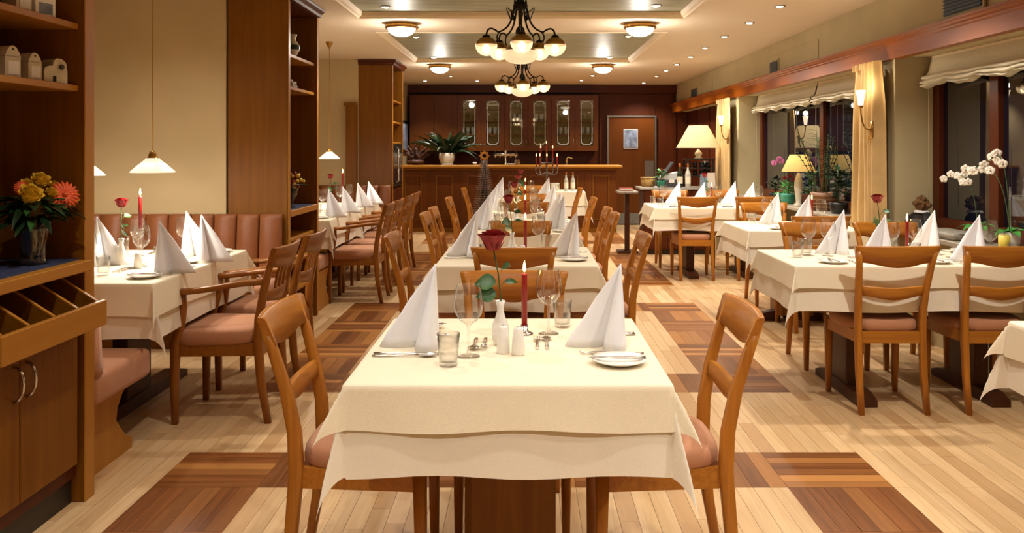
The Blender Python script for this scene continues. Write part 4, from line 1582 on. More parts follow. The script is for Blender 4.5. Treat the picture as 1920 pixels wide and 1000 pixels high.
xs = [px(v, 0, CY).x for v in (768, 858, 946, 1034, 1122)]
cab_unit(xs[0], xs[1], False, 'closed wood wall cabinet left of the glass ones behind the bar')
shl = []
for k in range(3):
    shl.append(cab_unit(xs[k + 1], xs[k + 2], True, 'glass-fronted wall cabinet, %s of three behind the bar' % ('left', 'middle', 'right')[k]))
BARG = [part('bar_glass', MB().lathe([(.001, 0), (.03, 0), (.03, .003), (.005, .01), (.005, .05), (.03, .075), (.036, .11), (.032, .15)], 12), 'glass')]
BARG2 = [part('bar_glass', MB().lathe([(.001, 0), (.033, 0), (.038, .13), (.036, .13), (.031, .006), (.001, .006)], 12), 'etched')]
for k, (sh, xa, xb) in enumerate(shl):
    for si, z in enumerate(sh[:2] if k != 1 else sh):
        for j in range(8):
            x = xa + .07 + (xb - xa - .14) * j / 7
            spawn('bar_glass', BARG2 if (si + k) % 2 == 0 else BARG, (x, 15.12, z + .0002), 0,
                  '%s glass from the left, %s shelf of the %s glass cabinet' % ('first second third fourth fifth sixth seventh eighth'.split()[j], ('lowest', 'middle', 'top')[si], ('left', 'middle', 'right')[k]), 'glass', 'row of glasses, %s cabinet, %s shelf' % (('left', 'middle', 'right')[k], ('lowest', 'middle', 'top')[si]))
# counter under the cabinets
spawn('back_counter', [part('body', MB().box(-2.08, 1.30, 14.95, 15.27, 0, .9), 'mahogany_Z'), part('top', MB().box(-2.08, 1.30, 14.92, 15.27, .9, .94, .004), 'mahogany_X')], (0, 0, 0), 0, 'dark back counter behind the bar', 'counter')

# plant on the bar
POTY = 14.2
pt = px(838, 308, POTY)
spawn('white_planter', [part('pot', MB().lathe([(.001, 0), (.09, 0), (.115, .05), (.135, .12), (.132, .2), (.122, .2), (.12, .13), (.001, .12)], 20), 'ceramic_cream'), part('soil', MB().lathe([(.001, .175), (.121, .175)], 16), 'soil'), part('saucer', MB().lathe([(.001, -.0), (.13, 0), (.14, .006), (.13, .008)], 18), 'porcelain')], (pt.x, POTY, CT), 0, 'round white ceramic planter on the bar', 'planter')
P = []
for k in range(80):
    a = rr.uniform(0, 2 * PI); e_ = rr.uniform(.4, 2.6)
    mb = MB()
    leaf(mb, (.05 * math.cos(a), .05 * math.sin(a), .17), (math.cos(a), math.sin(a) * .6, e_), rr.uniform(.45, .82), rr.uniform(.06, .1), rr.uniform(.3, .75), 7, rr.uniform(-1, 1))
    P.append(part('leaf', mb, 'leaf_dark'))
spawn('strap_leaf_plant', P, (pt.x, POTY, CT), 0, 'bushy dark green strap-leaved plant on the bar', 'plant')
# driftwood
P = []
dp = px(781, 309, 14.2)
for k in range(22):
    a = rr.uniform(0, 2 * PI)
    L = rr.uniform(.16, .34)
    e_ = rr.uniform(.1, 1.3)
    p0 = Vector((rr.uniform(-.1, .1), rr.uniform(-.05, .05), rr.uniform(.03, .16)))
    d = Vector((math.cos(a) * math.cos(e_), math.sin(a) * math.cos(e_) * .5, math.sin(e_)))
    p3 = p0 + d * L
    p3.x = max(-.22, min(.24, p3.x))
    kink = Vector((rr.uniform(-.14, .14), rr.uniform(-.05, .05), rr.uniform(-.02, .14)))
    path = bez(p0, p0 + d * L * .3 + kink, p3 - kink * .7 + Vector((0, 0, .05)), p3, 9)
    for p in path:
        p.z = max(p.z, .04)
        p.x = max(-.24, p.x)
    r0 = rr.uniform(.02, .042)
    P.append(part('branch', MB().tube(path, [r0 * (1 - .8 * (i / 9) ** 1.3) * (1 + .15 * math.sin(i * 2.1 + k)) for i in range(10)], 7), 'driftwood'))
P.append(part('root_block', MB().sphere((0, 0, .05), .16, 10, 6, .32), 'driftwood'))
spawn('driftwood_root', P, (dp.x - .02, 14.2, CT + .001), 0, 'twisted brown driftwood root at the left end of the bar', 'driftwood')
# beer tap
tp = px(948, 308, 14.3)
P = [part('column', MB().lathe([(.03, 0), (.03, .01), (.018, .02), (.018, .2), (.026, .21), (.026, .24), (.001, .245)], 14), 'chrome'),
     part('cross_tube', MB().tube([(-.2, 0, .17), (.2, 0, .17)], .024, 12), 'chrome')]
for x in (-.17, -.09, .09, .17):
    P.append(part('tap', MB().tube([(x, -.02, .17), (x, -.06, .165), (x, -.07, .12)], .008, 8), 'steel', [part('tap_lever', MB().tube([(x, -.05, .18), (x, -.055, .24)], .006, 6), 'black_plastic')]))
spawn('beer_tap', P, (tp.x, 14.3, CT), 0, 'chrome beer tap column with a cross tube on the bar', 'beer tap')
for (xx, what, lab) in ((890, 'cup', 'small white cup beside the wire cone on the bar'), (970, 'jar', 'clear glass jar right of the beer tap'), (957, 'dish', 'small white dish under the beer tap')):
    p = px(xx, 308, 14.05)
    pr = {'cup': [(.001, 0), (.025, 0), (.04, .05), (.038, .05), (.001, .008)], 'jar': [(.001, 0), (.05, 0), (.05, .09), (.047, .09), (.047, .006), (.001, .006)], 'dish': [(.001, 0), (.04, 0), (.07, .025), (.067, .025), (.001, .006)]}[what]
    spawn('coffee_' + what if what == 'cup' else ('glass_jar' if what == 'jar' else 'small_dish'), [part(what, MB().lathe(pr, 16), 'glass' if what == 'jar' else 'porcelain')], (p.x, 14.05, CT), 0, lab, what)
p = px(1068, 306, 14.3)
spawn('sink_faucet', [part('spout', MB().tube([(0, 0, 0), (0, 0, .1), (.02, 0, .13), (.1, 0, .11)], .012, 8), 'chrome'), part('base', MB().lathe([(.001, 0), (.03, 0), (.03, .015), (.001, .016)], 12), 'chrome')], (p.x - .05, 14.3, CT), 0, 'small chrome faucet on the right half of the bar', 'faucet')

# wire cone with straw star
P = []
mb = MB()
cp = px(908, 400, 13.3)
turns, hh = 34, 1.17
path = []
for i in range(turns * 14):
    t = i / (turns * 14 - 1)
    a = t * turns * 2 * PI
    r_ = .175 * (1 - t) ** .85 + .05 + .008 * math.sin(5.3 * a)
    path.append((r_ * math.cos(a), r_ * math.sin(a), .01 + hh * t))
mb.tube(path, .005, 4)
P.append(part('wire_coil', mb, 'wire_brown'))
mb = MB()
for k in range(10):
    a = 2 * PI * k / 10
    mb.tube([(.225 * math.cos(a), .225 * math.sin(a), 0.0), (.12 * math.cos(a + 1.6), .12 * math.sin(a + 1.6), .6), (.05 * math.cos(a + 3), .05 * math.sin(a + 3), hh)], .004, 4)
P.append(part('wire_rib', mb, 'wire_brown'))
P.append(part('core', MB().lathe([(.001, 0), (.12, 0), (.06, .6), (.02, hh), (.001, hh)], 12), 'plinth_dark'))
mb = MB()
for k in range(16):
    a = 2 * PI * k / 16
    L = .09 if k % 2 == 0 else .07
    mb.loft([[(math.cos(a) * d + w_ * math.sin(a), s_, hh + .08 + math.sin(a) * d - w_ * math.cos(a)) for (w_, s_) in ((-.007 * q_, -.006), (.007 * q_, -.006), (.007 * q_, .006), (-.007 * q_, .006))] for (d, q_) in ((0, 1), (L * .7, 1.5), (L, .2))], smooth=False)
P.append(part('straw_star', mb, 'straw', label='golden straw star'))
spawn('wire_cone_tree', P, (cp.x, 13.3, 0), 0, 'tall brown wire cone tree topped by a straw star before the bar', 'decoration')

# service table with candelabra and bottles
SX0, SX1, SY0, SY1 = .24, .84, 12.15, 12.75
table('small service table before the bar', SX0, SX1, SY0, SY1, 61, 'column', .34, .2)
iron = 'steel_brushed'
P = [part('stem', MB().lathe([(.001, 0), (.07, 0), (.07, .01), (.02, .02), (.011, .05), (.011, .2), (.02, .22), (.011, .24), (.01, .36), (.018, .38), (.008, .4), (.008, .52)], 12), iron)]
fc = []
for k in range(5):
    a = 2 * PI * k / 5 - PI / 2
    c_, s_ = math.cos(a), math.sin(a)
    P.append(part('arm', MB().tube(bez((0, 0, .28), (.1 * c_, .1 * s_, .2), (.2 * c_, .2 * s_, .24), (.16 * c_, .16 * s_, .34), 10), .006, 6), iron))
    P.append(part('drip_cup', MB().lathe([(.001, .335), (.025, .345), (.022, .35), (.001, .348)], 10, (.16 * c_, .16 * s_, 0)), iron))
    fc.append((.16 * c_, .16 * s_, .3485))
for k in range(3):
    a = 2 * PI * k / 3 + PI / 2
    c_, s_ = math.cos(a), math.sin(a)
    P.append(part('arm', MB().tube(bez((0, 0, .42), (.06 * c_, .06 * s_, .38), (.11 * c_, .11 * s_, .4), (.1 * c_, .1 * s_, .46), 8), .005, 6), iron))
    P.append(part('drip_cup', MB().lathe([(.001, .455), (.022, .463), (.02, .468), (.001, .466)], 10, (.1 * c_, .1 * s_, 0)), iron))
    fc.append((.1 * c_, .1 * s_, .4665))
P.append(part('drip_cup', MB().lathe([(.001, .52), (.02, .528), (.018, .533), (.001, .531)], 10), iron))
fc.append((0, 0, .5315))
cl = px(1021, 356, 12.45)
spawn('candelabra', P, (cl.x + .03, 12.45, IT), 0, 'tall wrought-metal candelabra on the service table before the bar', 'candelabra')
CC = candle_parts(.15, .009)
for k, c_ in enumerate(fc):
    o = spawn('candle', CC, (cl.x + .03 + c_[0], 12.45 + c_[1], IT + c_[2]), 0, 'lit red candle, %s of the candelabra' % ('front lower arm', 'right front lower arm', 'right rear lower arm', 'left rear lower arm', 'left front lower arm', 'rear upper arm', 'left upper arm', 'right upper arm', 'very top')[k], 'candle', 'candelabra candles, %s' % ('lower ring' if k < 5 else ('upper ring' if k < 8 else 'top')))


def bottle(x, y, z, glass, h, label, cap='beam_Z'):
    s_ = h / .3
    P = [part('body', MB().lathe([(.001, 0), (.036 * s_, 0), (.037 * s_, .01), (.037 * s_, .17 * s_), (.03 * s_, .2 * s_), (.014 * s_, .225 * s_), (.013 * s_, .275 * s_), (.001, .276 * s_)], 16), glass),
         part('bottle_label', MB().lathe([(.0376 * s_, .05 * s_), (.0376 * s_, .14 * s_)], 16), 'label_cream'),
         part('cap', MB().lathe([(.001, .31 * s_), (.0145 * s_, .309 * s_), (.0145 * s_, .262 * s_)], 12), cap)]
    spawn('bottle', P, (x, y, z), 0, label, 'bottle', 'bottles')


p = px(1061, 356, 12.4); bottle(p.x, 12.35, IT, 'bottle_clear', .26, 'clear bottle with round cream label, left on the service table')
p = px(1074, 356, 12.4); bottle(p.x, 12.4, IT, 'bottle_clear', .26, 'clear bottle with tall label, right on the service table')
p = px(1044, 356, 12.3)
spawn('drinking_glass', WATER_G, (p.x, 12.3, IT), 0, 'short glass beside the bottles on the service table', 'glass')
spawn('cream_box', [part('box_body', MB().box(-.06, .06, -.04, .04, 0, .09, .004), 'label_cream'), part('lid', MB().box(-.062, .062, -.042, .042, .09, .105, .003), 'paper_white')], (p.x - .02, 12.58, IT), .2, 'small cream box behind the bottles on the service table', 'box')
# framed picture on the short wall
spawn('framed_picture', [part('frame', MB().box(-2.099, -2.075, 14.3, 15.1, 1.3, 1.85, .004), 'black_plastic'), part('print', MB().box(-2.075, -2.07, 14.36, 15.04, 1.36, 1.79), 'picture_print')], (0, 0, 0), 0, 'framed picture on the short cream wall beside the bar', 'picture')

# ================================================================== WINDOW SIDE
# roman shades
def roman(y0, y1, where, ztop=2.018, zb=1.80, seed=1):
    rr = random.Random(seed)
    n = int((y1 - y0) / .03)
    prof = [(0, 2.90, ztop), (.25, 2.885, ztop - .05), (.42, 2.875, ztop - .10), (.5, 2.86, ztop - .13), (.55, 2.825, ztop - .145), (.6, 2.82, ztop - .16), (.65, 2.85, ztop - .165), (.7, 2.815, ztop - .178), (.75, 2.81, ztop - .19), (.8, 2.84, ztop - .195), (.88, 2.808, ztop - .21), (.95, 2.815, zb + .01), (1, 2.85, zb), (1.05, 2.88, zb + .02)]
    def fn(u, v):
        j = v * (len(prof) - 1)
        i = min(int(j), len(prof) - 2); t = j - i
        x = prof[i][1] * (1 - t) + prof[i + 1][1] * t
        z = prof[i][2] * (1 - t) + prof[i + 1][2] * t
        y = y0 + (y1 - y0) * u
        w_ = v ** 1.5
        z += w_ * (.014 * math.sin(y * 13 + seed) + .006 * math.sin(y * 31))
        x += .006 * math.sin(y * 17 + v * 3) * v
        return (min(x, 2.925), y, min(z, ztop))
    P = [part('fabric', MB().grid(fn, n, 26), 'shade_linen'), part('head_rail', MB().box(2.895, 2.92, y0, y1, 1.985, 2.018), 'moulding_white'),
         part('pull_cord', MB().tube([(2.86, y1 - .03, 1.9), (2.86, y1 - .03, .95)], .002, 5), 'moulding_white')]
    spawn('roman_shade', P, (0, 0, 0), 0, 'gathered cream roman shade ' + where, 'window shade', 'roman shades')


roman(3.0, 6.08, 'over the near window', seed=2)
roman(6.72, 8.43, 'over the near half of the middle window', seed=3)
roman(8.47, 10.6, 'over the far half of the middle window', seed=5)


def curtain(y0, y1, x, where, seed):
    def fn(u, v):
        y = y0 + (y1 - y0) * u
        z = 2.0 - 1.985 * v
        pinch = 1 - .12 * math.exp(-((v - .0) / .1) ** 2)
        d = .035 * math.sin(u * 2 * PI * 5.5 + seed + .6 * math.sin(v * 3 + u * 4)) * (.6 + .4 * min(1, v * 5))
        d += .012 * math.sin(u * 40 + v * 2)
        return (x + d, (y0 + y1) / 2 + (y - (y0 + y1) / 2) * pinch, z)
    P = [part('fabric', MB().grid(fn, 70, 24), 'curtain_gold'),
         part('header_tape', MB().grid(lambda u, v: (x + .03 * math.sin(u * 2 * PI * 5.5 + seed), y0 + (y1 - y0) * (.06 + .88 * u), 2.003 - .05 * v), 70, 1), 'curtain_gold')]
    spawn('curtain', P, (0, 0, 0), 0, 'gold floor-length curtain ' + where, 'curtain', 'gold curtains')


curtain(6.16, 6.66, 2.565, 'between the near and middle windows', 1)
curtain(10.68, 11.4, 2.565, 'at the far end of the middle window', 3)


def sconce(x, y, z, where):
    P = [part('back_plate', MB().lathe([(.001, 0), (.02, 0), (.025, .06), (.02, .12), (.001, .12)], 12, (x + .02, y, z - .28), sx=.5), 'brass'),
         part('arm', MB().tube(bez((x + .02, y, z - .2), (x - .02, y, z - .26), (x - .06, y, z - .18), (x - .06, y, z - .06), 10), .006, 8), 'brass'),
         part('cup', MB().lathe([(.001, -.065), (.015, -.06), (.02, -.045)], 12, (x - .06, y, z)), 'brass'),
         part('glass_tulip', MB().lathe([(.016, -.045), (.022, -.01), (.027, .03), (.037, .065), (.035, .065), (.025, .03), (.014, -.04)], 16, (x - .06, y, z)), 'sconce_glass')]
    o = spawn('wall_sconce', P, (0, 0, 0), 0, 'small brass wall sconce with white glass ' + where, 'wall lamp', 'wall sconces')
    lamp('sconce_light', 'POINT', (x - .06, y, z + .1), E_SCONCE, (1, .86, .62), .03, parent=o)


sconce(2.50, 6.21, 1.72, 'before the near gold curtain')
sconce(2.50, 10.63, 1.70, 'before the far gold curtain')
# grilles on the upper wall
for (ya, yb, za, zb, m_, lab) in ((9.05, 9.32, 2.175, 2.30, 'vent_dark', 'small dark air grille above the middle window'), (5.0, 5.45, 2.2, 2.40, 'vent_dark', 'large dark air grille high on the right wall'), (13.3, 13.75, 2.18, 2.31, 'vent_blue', 'small bluish air grille near the back corner')):
    P = [part('frame', MB().box(2.675, 2.6895, ya - .02, yb + .02, za - .02, zb + .02), 'plaster_wall')]
    P.append(part('backing', MB().box(2.671, 2.675, ya, yb, za, zb), m_))
    nl = int((zb - za) / .02)
    for i in range(nl):
        z = za + (zb - za) * (i + .5) / nl
        P.append(part('louvre', MB().prism([(2.662, z - .006), (2.671, z - .001), (2.671, z + .003), (2.662, z - .002)], 'Y', ya, yb), 'vent_dark'))
    o = spawn('air_grille', P, (0 if m_ == 'vent_x' else 0, 0, 0), 0, lab, 'air vent', 'air grilles')

SILL = .7805


# lamps
def table_lamp(x, y, z, base_prof, shade, mat_base, mat_shade, label, e_):
    r0, r1, z0, z1 = shade
    P = [part('base', MB().lathe(base_prof, 20), mat_base),
         part('lamp_shade', MB().lathe([(r0, z0), (r1, z1)], 40), mat_shade),
         part('harp', MB().tube([(0, 0, base_prof[-1][1] - .005), (0, 0, z1 - .02)], .004, 6), 'brass', [part('spider', MB().tube([(-r1, 0, z1 - .02), (r1, 0, z1 - .02)], .003, 5), 'brass')]),
         part('bulb', MB().sphere((0, 0, (z0 + z1) / 2 - .02), .022, 10, 7, 1.3), 'bulb_hot')]
    o = spawn('table_lamp', P, (x, y, z), 0, label, 'lamp', 'table lamps')
    lamp('bulb_light', 'POINT', (0, 0, (z0 + z1) / 2 + .03), e_, (1, .82, .55), .04, parent=o)


# service sideboard before the far pier, with the large lamp on a rack
SBZ = .86
P = [part('body', MB().box(1.52, 2.42, 10.95, 11.38, .06, SBZ - .03, .004), 'mahogany_Z'), part('top', MB().box(1.47, 2.45, 10.92, 11.40, SBZ - .03, SBZ, .005), 'stone_grey'), part('plinth', MB().box(1.55, 2.40, 10.98, 11.36, 0, .06), 'plinth_dark')]
for k in range(3):
    P.append(part('door', MB().box(1.53 + k * .297, 1.53 + k * .297 + .29, 10.935, 10.95, .08, SBZ - .04, .003), 'mahogany_Z', [part('knob', MB().sphere((1.53 + k * .297 + .26, 10.928, .55), .012, 8, 6), 'brass')]))
spawn('service_sideboard', P, (0, 0, 0), 0, 'dark service sideboard with stone top behind the far right-hand table', 'sideboard')
P = []
lx, ly = 2.25, 11.1
for sx in (-1, 1):
    for sy in (-1, 1):
        P.append(part('post', MB().box(lx + sx * .17 - .01, lx + sx * .17 + .01, ly + sy * .1 - .01, ly + sy * .1 + .01, SBZ, 1.215), 'black_plastic'))
for z in (1.0, 1.1, 1.215):
    P.append(part('rack_shelf', MB().box(lx - .19, lx + .19, ly - .12, ly + .12, z, z + .015, .003), 'black_plastic'))
spawn('black_rack', P, (0, 0, 0), 0, 'small black shelf rack under the large lamp', 'rack')
table_lamp(lx, ly, 1.2305, [(.001, 0), (.05, 0), (.055, .012), (.03, .025), (.045, .05), (.05, .075), (.03, .095), (.02, .11), (.012, .125)], (.285, .125, .14, .43), 'ceramic_cream', 'lampshade',
           'large cream empire-shade lamp on the black rack', E_LAMP * 1.25)
# glass and black machines on the rack
spawn('coffee_grinder', [part('body', MB().box(2.345, 2.43, 11.24, 11.36, SBZ + .0, SBZ + .22, .006), 'black_plastic'), part('hopper', MB().lathe([(.03, .22), (.055, .25), (.055, .33), (.001, .335)], 14, (2.388, 11.3, SBZ)), 'dark_grey'), part('spout', MB().box(2.37, 2.40, 11.222, 11.24, SBZ + .02, SBZ + .16), 'chrome')], (0, 0, .0), 0, 'black coffee grinder right of the lamp rack', 'grinder')
for k, z in enumerate((1.015, 1.115)):
    for j in range(4):
        spawn('tea_tin', [part('tin', MB().lathe([(.001, 0), (.03, 0), (.03, .06), (.001, .06)], 12), 'black_plastic' if j % 2 else 'dark_grey'), part('lid', MB().lathe([(.001, .075), (.031, .074), (.031, .06)], 12), 'steel_brushed')], (lx - .13 + j * .085, ly - .02, z + .0005), 0,
              'small dark tea tin, %s from the left on the %s shelf of the black rack' % (('first', 'second', 'third', 'fourth')[j], 'middle' if k == 0 else 'upper'), 'tin', 'tea tins, %s rack shelf' % ('middle' if k == 0 else 'upper'))
# till with raised screen
tx, ty = 1.88, 11.12
P = [part('base', MB().box(-.13, .13, -.12, .12, 0, .1, .01), 'dark_grey'),
     part('keyboard', MB().prism([(-.14, .1), (.13, .1), (.13, .2), (.1, .2), (-.14, .135)], 'Y', -.12, .12), 'light_grey'),
     part('price_tag', MB().box(-.03, .04, -.1225, -.12, .06, .1), 'paper_white'),
     part('screen', MB().loft([[(-.1, -.11, .15), (-.09, -.11, .14), (-.09, .11, .14), (-.1, .11, .15)], [(.03, -.11, .33), (.04, -.11, .32), (.04, .11, .32), (.03, .11, .33)]], smooth=False), 'dark_grey')]
spawn('cash_till', P, (tx, ty, SBZ + .0005), 0, 'grey cash till with a tilted flip-up screen on the sideboard', 'cash till')
spawn('wicker_basket', [part('weave', MB().lathe([(.001, 0), (.08, 0), (.09, .05), (.095, .12), (.088, .12), (.08, .02), (.001, .012)], 16), 'wicker'), part('rim', MB().tube([(.093 * math.cos(a * PI / 8), .093 * math.sin(a * PI / 8), .12) for a in range(17)], .008, 6), 'wicker')], (1.60, 11.15, SBZ + .0005), 0, 'small wicker basket at the left end of the service sideboard', 'basket')


def bush(name, x, y, z, rad, h, nleaf, lmat, label, cat, blooms=(), bm_='rose_red', seed=1, L=(.05, .09), W=.04, rise=(.1, 1.2)):
    r_ = random.Random(seed)
    P = []
    for k in range(nleaf):
        a = r_.uniform(0, 2 * PI); t = r_.uniform(.15, 1)
        rd = rad * r_.uniform(.1, .75) * math.sin(PI * (.2 + .7 * t))
        mb = MB()
        leaf(mb, (rd * math.cos(a), rd * math.sin(a), h * t), (math.cos(a), math.sin(a), r_.uniform(*rise)), r_.uniform(*L), W * r_.uniform(.7, 1.2), r_.uniform(.1, .5), 4)
        P.append(part('leaf', mb, lmat))
    P.append(part('stem', MB().tube([(0, 0, 0), (.005, .003, h * .5), (0, 0, h)], .006, 6), 'stem_green'))
    for (bx, by, bz, s_) in blooms:
        P.append(part('bloom', rose_bloom(s_, (bx, by, bz)), bm_))
    spawn(name, P, (x, y, z), 0, label, cat)


def pot(x, y, z, r_, h, mat_, label, rings_=0):
    P = [part('pot_body', MB().lathe([(.001, 0), (r_ * .75, 0), (r_ * .95, h * .4), (r_, h * .75), (r_, h), (r_ * .9, h), (r_ * .88, h * .8), (.001, h * .78)], 20), mat_), part('soil', MB().lathe([(.001, h * .9), (r_ * .9, h * .9)], 16), 'soil')]
    for k in range(rings_):
        zz = h * (.2 + .6 * k / max(1, rings_ - 1))
        P.append(part('ridge', MB().lathe([(r_ * .98, zz - .006), (r_ * 1.05, zz), (r_ * .98, zz + .006)], 20), mat_))
    spawn('flower_pot', P, (x, y, z), 0, label, 'pot', 'flower pots')
    return z + h * .88


z_ = pot(1.75, 11.02, SBZ + .0005, .055, .09, 'pot_green', 'green flower pot left of the till')
bush('rose_plant', 1.75, 11.02, z_, .09, .13, 26, 'leaf_bright', 'leafy green plant with a red bloom left of the till', 'plant', ((.0, -.03, .14, .022), (.03, .02, .13, .018)), seed=4)
bottle(1.99, 10.99, SBZ + .0005, 'bottle_dark', .30, 'dark oil bottle with cream label, left on the sideboard')
bottle(2.09, 10.97, SBZ + .0005, 'bottle_clear', .30, 'clear bottle in the middle of the sideboard', 'beam_Z')
for (x, m_, lab, h_) in ((2.30, 'paper_blue', 'blue printed menu card standing on the sideboard', .17), (2.39, 'paper_white', 'white menu card standing at the right of the sideboard', .19)):
    spawn('menu_card', [part('front_sheet', MB().prism([(10.95, 0), (10.954, 0), (10.984, h_), (10.98, h_)], 'X', x - .05, x + .05), m_), part('back_sheet', MB().prism([(11.01, 0), (11.014, 0), (10.986, h_ - .002), (10.983, h_ - .002)], 'X', x - .05, x + .05), 'paper_white')], (0, 0, SBZ + .0008), 0, lab, 'card', 'menu cards')
# small stand left of the sideboard
gx = 1.30
spawn('side_stand', [part('stand_top', MB().box(gx - .1, gx + .16, 11.0, 11.35, .78, .81, .004), 'stone_grey'), part('stand_post', MB().box(gx - .0, gx + .06, 11.14, 11.2, .03, .78), 'espresso_Z'), part('stand_foot', MB().box(gx - .1, gx + .16, 11.05, 11.3, 0, .03), 'espresso_X')], (0, 0, 0), 0, 'small stone-topped stand left of the service sideboard', 'stand')
for k, m_ in enumerate(('beam_X', 'paper_white', 'berry_red')):
    spawn('folded_booklet', [part('booklet', MB().box(gx - .07, gx + .1, 11.06, 11.26, .8105 + k * .012, .8105 + k * .012 + .0115, .002), m_)], (0, 0, 0), 0, '%s booklet in the pile on the small stand' % ('bottom', 'middle', 'top')[k], 'booklet', 'booklets on the small stand')

# middle window sill
table_lamp(2.76, 8.62, SILL, [(.001, 0), (.045, 0), (.05, .01), (.025, .03), (.032, .1), (.042, .18), (.04, .25), (.022, .31), (.013, .335)], (.165, .085, .35, .52), 'ceramic_cream', 'lampshade_yellow',
           'small lamp with yellow shade and tall white base on the sill', E_LAMP)
z_ = pot(2.76, 8.97, SILL, .075, .11, 'pot_green', 'turquoise green pot on the middle window sill')
bush('cyclamen', 2.76, 8.97, z_, .11, .12, 26, 'leaf_bright', 'red cyclamen in the green pot on the sill', 'plant', ((-.04, -.02, .16, .03), (.02, .0, .18, .028), (.05, -.03, .15, .025)), seed=8)
z_ = pot(2.80, 8.02, SILL, .12, .17, 'terracotta_brown', 'ribbed brown pot on the middle window sill', 4)
P = []
r_ = random.Random(12)
for k in range(14):
    a = r_.uniform(0, 2 * PI); L = r_.uniform(.35, .62)
    b_ = Vector((.05 * math.cos(a), .05 * math.sin(a), 0))
    tip = b_ + Vector((.16 * math.cos(a), .2 * math.sin(a), L))
    if tip.x > .1: tip.x = .1
    path = bez(b_, b_ + Vector((0, 0, L * .5)), tip - Vector((0, 0, .08)), tip, 8)
    subs = []
    for j in range(2, 9):
        for s_ in (-1, 1):
            mb = MB()
            d = Vector((math.cos(a + s_ * 1.3), math.sin(a + s_ * 1.3), .5))
            if path[j].x > .02: d.x = -abs(d.x)
            leaf(mb, path[j], d, r_.uniform(.06, .11), .018, .3, 4)
            subs.append(part('leaflet', mb, 'leaf_dark'))
    P.append(part('frond', MB().tube(path, .0035, 5), 'stem_green', subs))
spawn('parlour_palm', P, (2.78, 8.02, z_), 0, 'dark feathery palm in the ribbed brown pot', 'plant')
z_ = pot(2.80, 7.62, SILL, .08, .1, 'black_plastic', 'dark pot near the gold curtain on the sill')
bush('ivy_plant', 2.79, 7.62, z_, .13, .3, 60, 'leaf_dark', 'dark bushy ivy plant on the sill near the gold curtain', 'plant', seed=21, L=(.06, .1), W=.05)
z_ = pot(2.79, 8.34, SILL, .06, .08, 'terracotta_brown', 'small brown pot between lamp and palm')
bush('leafy_plant', 2.79, 8.34, z_, .1, .26, 40, 'leaf_green', 'mid green leafy plant between the small lamp and the palm', 'plant', seed=22)
z_ = pot(2.80, 9.55, SILL, .07, .09, 'black_plastic', 'dark pot at the far end of the middle sill')
bush('dark_plant', 2.80, 9.55, z_, .13, .16, 40, 'leaf_dark', 'low dark plant with reddish leaves at the far end of the sill', 'plant', seed=23)


def orchid(x, y, z, stems, mat_, label, pot_label, s_=.03):
    zz = pot(x, y, z, .055, .1, 'porcelain' if mat_ == 'orchid_white' else 'pot_green', pot_label)
    P = []
    for k in range(6):
        a = k * 1.05 + .4
        mb = MB(); leaf(mb, (0, 0, 0), (math.cos(a) * (.5 if math.cos(a) > 0 else 1), math.sin(a), .6), .15, .055, .6, 6)
        P.append(part('leaf', mb, 'leaf_bright'))
    for (dx, dy, h, n) in stems:
        path = bez((0, 0, 0), (dx * .1, dy * .1, h * .7), (dx * .3, dy * .3, h * 1.05), (dx, dy, h * .85), 14)
        subs = []
        for j in range(n):
            p = path[14 - j * max(1, 8 // n)] + Vector((R.uniform(-.02, .02), R.uniform(-.02, .02), R.uniform(-.025, .02)))
            mb = MB()
            nv = Vector((-.6 + R.uniform(-.3, .3), -.8, R.uniform(-.1, .3)))
            flower_disc(mb, p, nv, s_)
            mb.sphere(tuple(p + nv.normalized() * .006), s_ * .2, 6, 4)
            subs.append(part('flower', mb, mat_))
        P.append(part('flower_stem', MB().tube(path, .003, 5), 'stem_green', subs))
    P.append(part('support_stick', MB().tube([(.01, 0, -.02), (.015, .01, stems[0][2] + .08)], .002, 5), 'wick'))
    spawn('orchid', P, (x, y, zz), 0, label, 'orchid')


orchid(2.80, 4.93, SILL, ((-.1, .3, .42, 6), (-.06, .1, .5, 4)), 'orchid_white', 'white orchid with arching stems on the near sill', 'white orchid pot on the near window sill', .03)
orchid(2.80, 5.28, SILL, ((-.1, .18, .36, 8),), 'orchid_white', 'lower white orchid leaning left on the near sill', 'second white orchid pot on the near sill', .026)
orchid(2.80, 9.25, SILL, ((-.06, .08, .42, 4),), 'pink_petal', 'pink orchid left of the small yellow lamp', 'green orchid pot left of the small lamp', .036)
spawn('pillar_candle', [part('wax', MB().lathe([(.001, 0), (.03, 0), (.03, .09), (.001, .088)], 16), 'wax_yellow'), part('wick', MB().tube([(0, 0, .085), (0, 0, .1)], .001, 5), 'wick')], (2.71, 4.83, SILL), 0, 'thick yellow candle on the near window sill', 'candle')
# stuffed figure sitting on the sill at the pier
P = [part('body', MB().lathe([(.001, 0), (.06, .0), (.075, .04), (.06, .1), (.03, .14), (.001, .145)], 16), 'plush_dark'),
     part('head', MB().sphere((0, 0, .185), .05, 14, 8), 'plush_brown')]
hm = MB()
for k in range(26):
    a = R.uniform(0, 2 * PI); e_ = R.uniform(-.3, 1.4)
    hm.sphere((.05 * math.cos(a) * math.cos(e_), .05 * math.sin(a) * math.cos(e_), .19 + .05 * math.sin(e_)), .017, 6, 4)
P.append(part('curls', hm, 'plush_brown'))
for s_ in (-1, 1):
    P.append(part('arm', MB().tube([(0, s_ * .05, .12), (-.03, s_ * .1, .08), (-.05, s_ * .11, .03)], [.025, .022, .018], 8), 'plush_dark'))
    P.append(part('leg', MB().tube([(-.03, s_ * .035, .03), (-.1, s_ * .05, .028)], [.03, .024], 8), 'plush_dark'))
P.append(part('collar', MB().lathe([(.03, .135), (.055, .13), (.05, .145), (.03, .15)], 14), 'linen_white'))
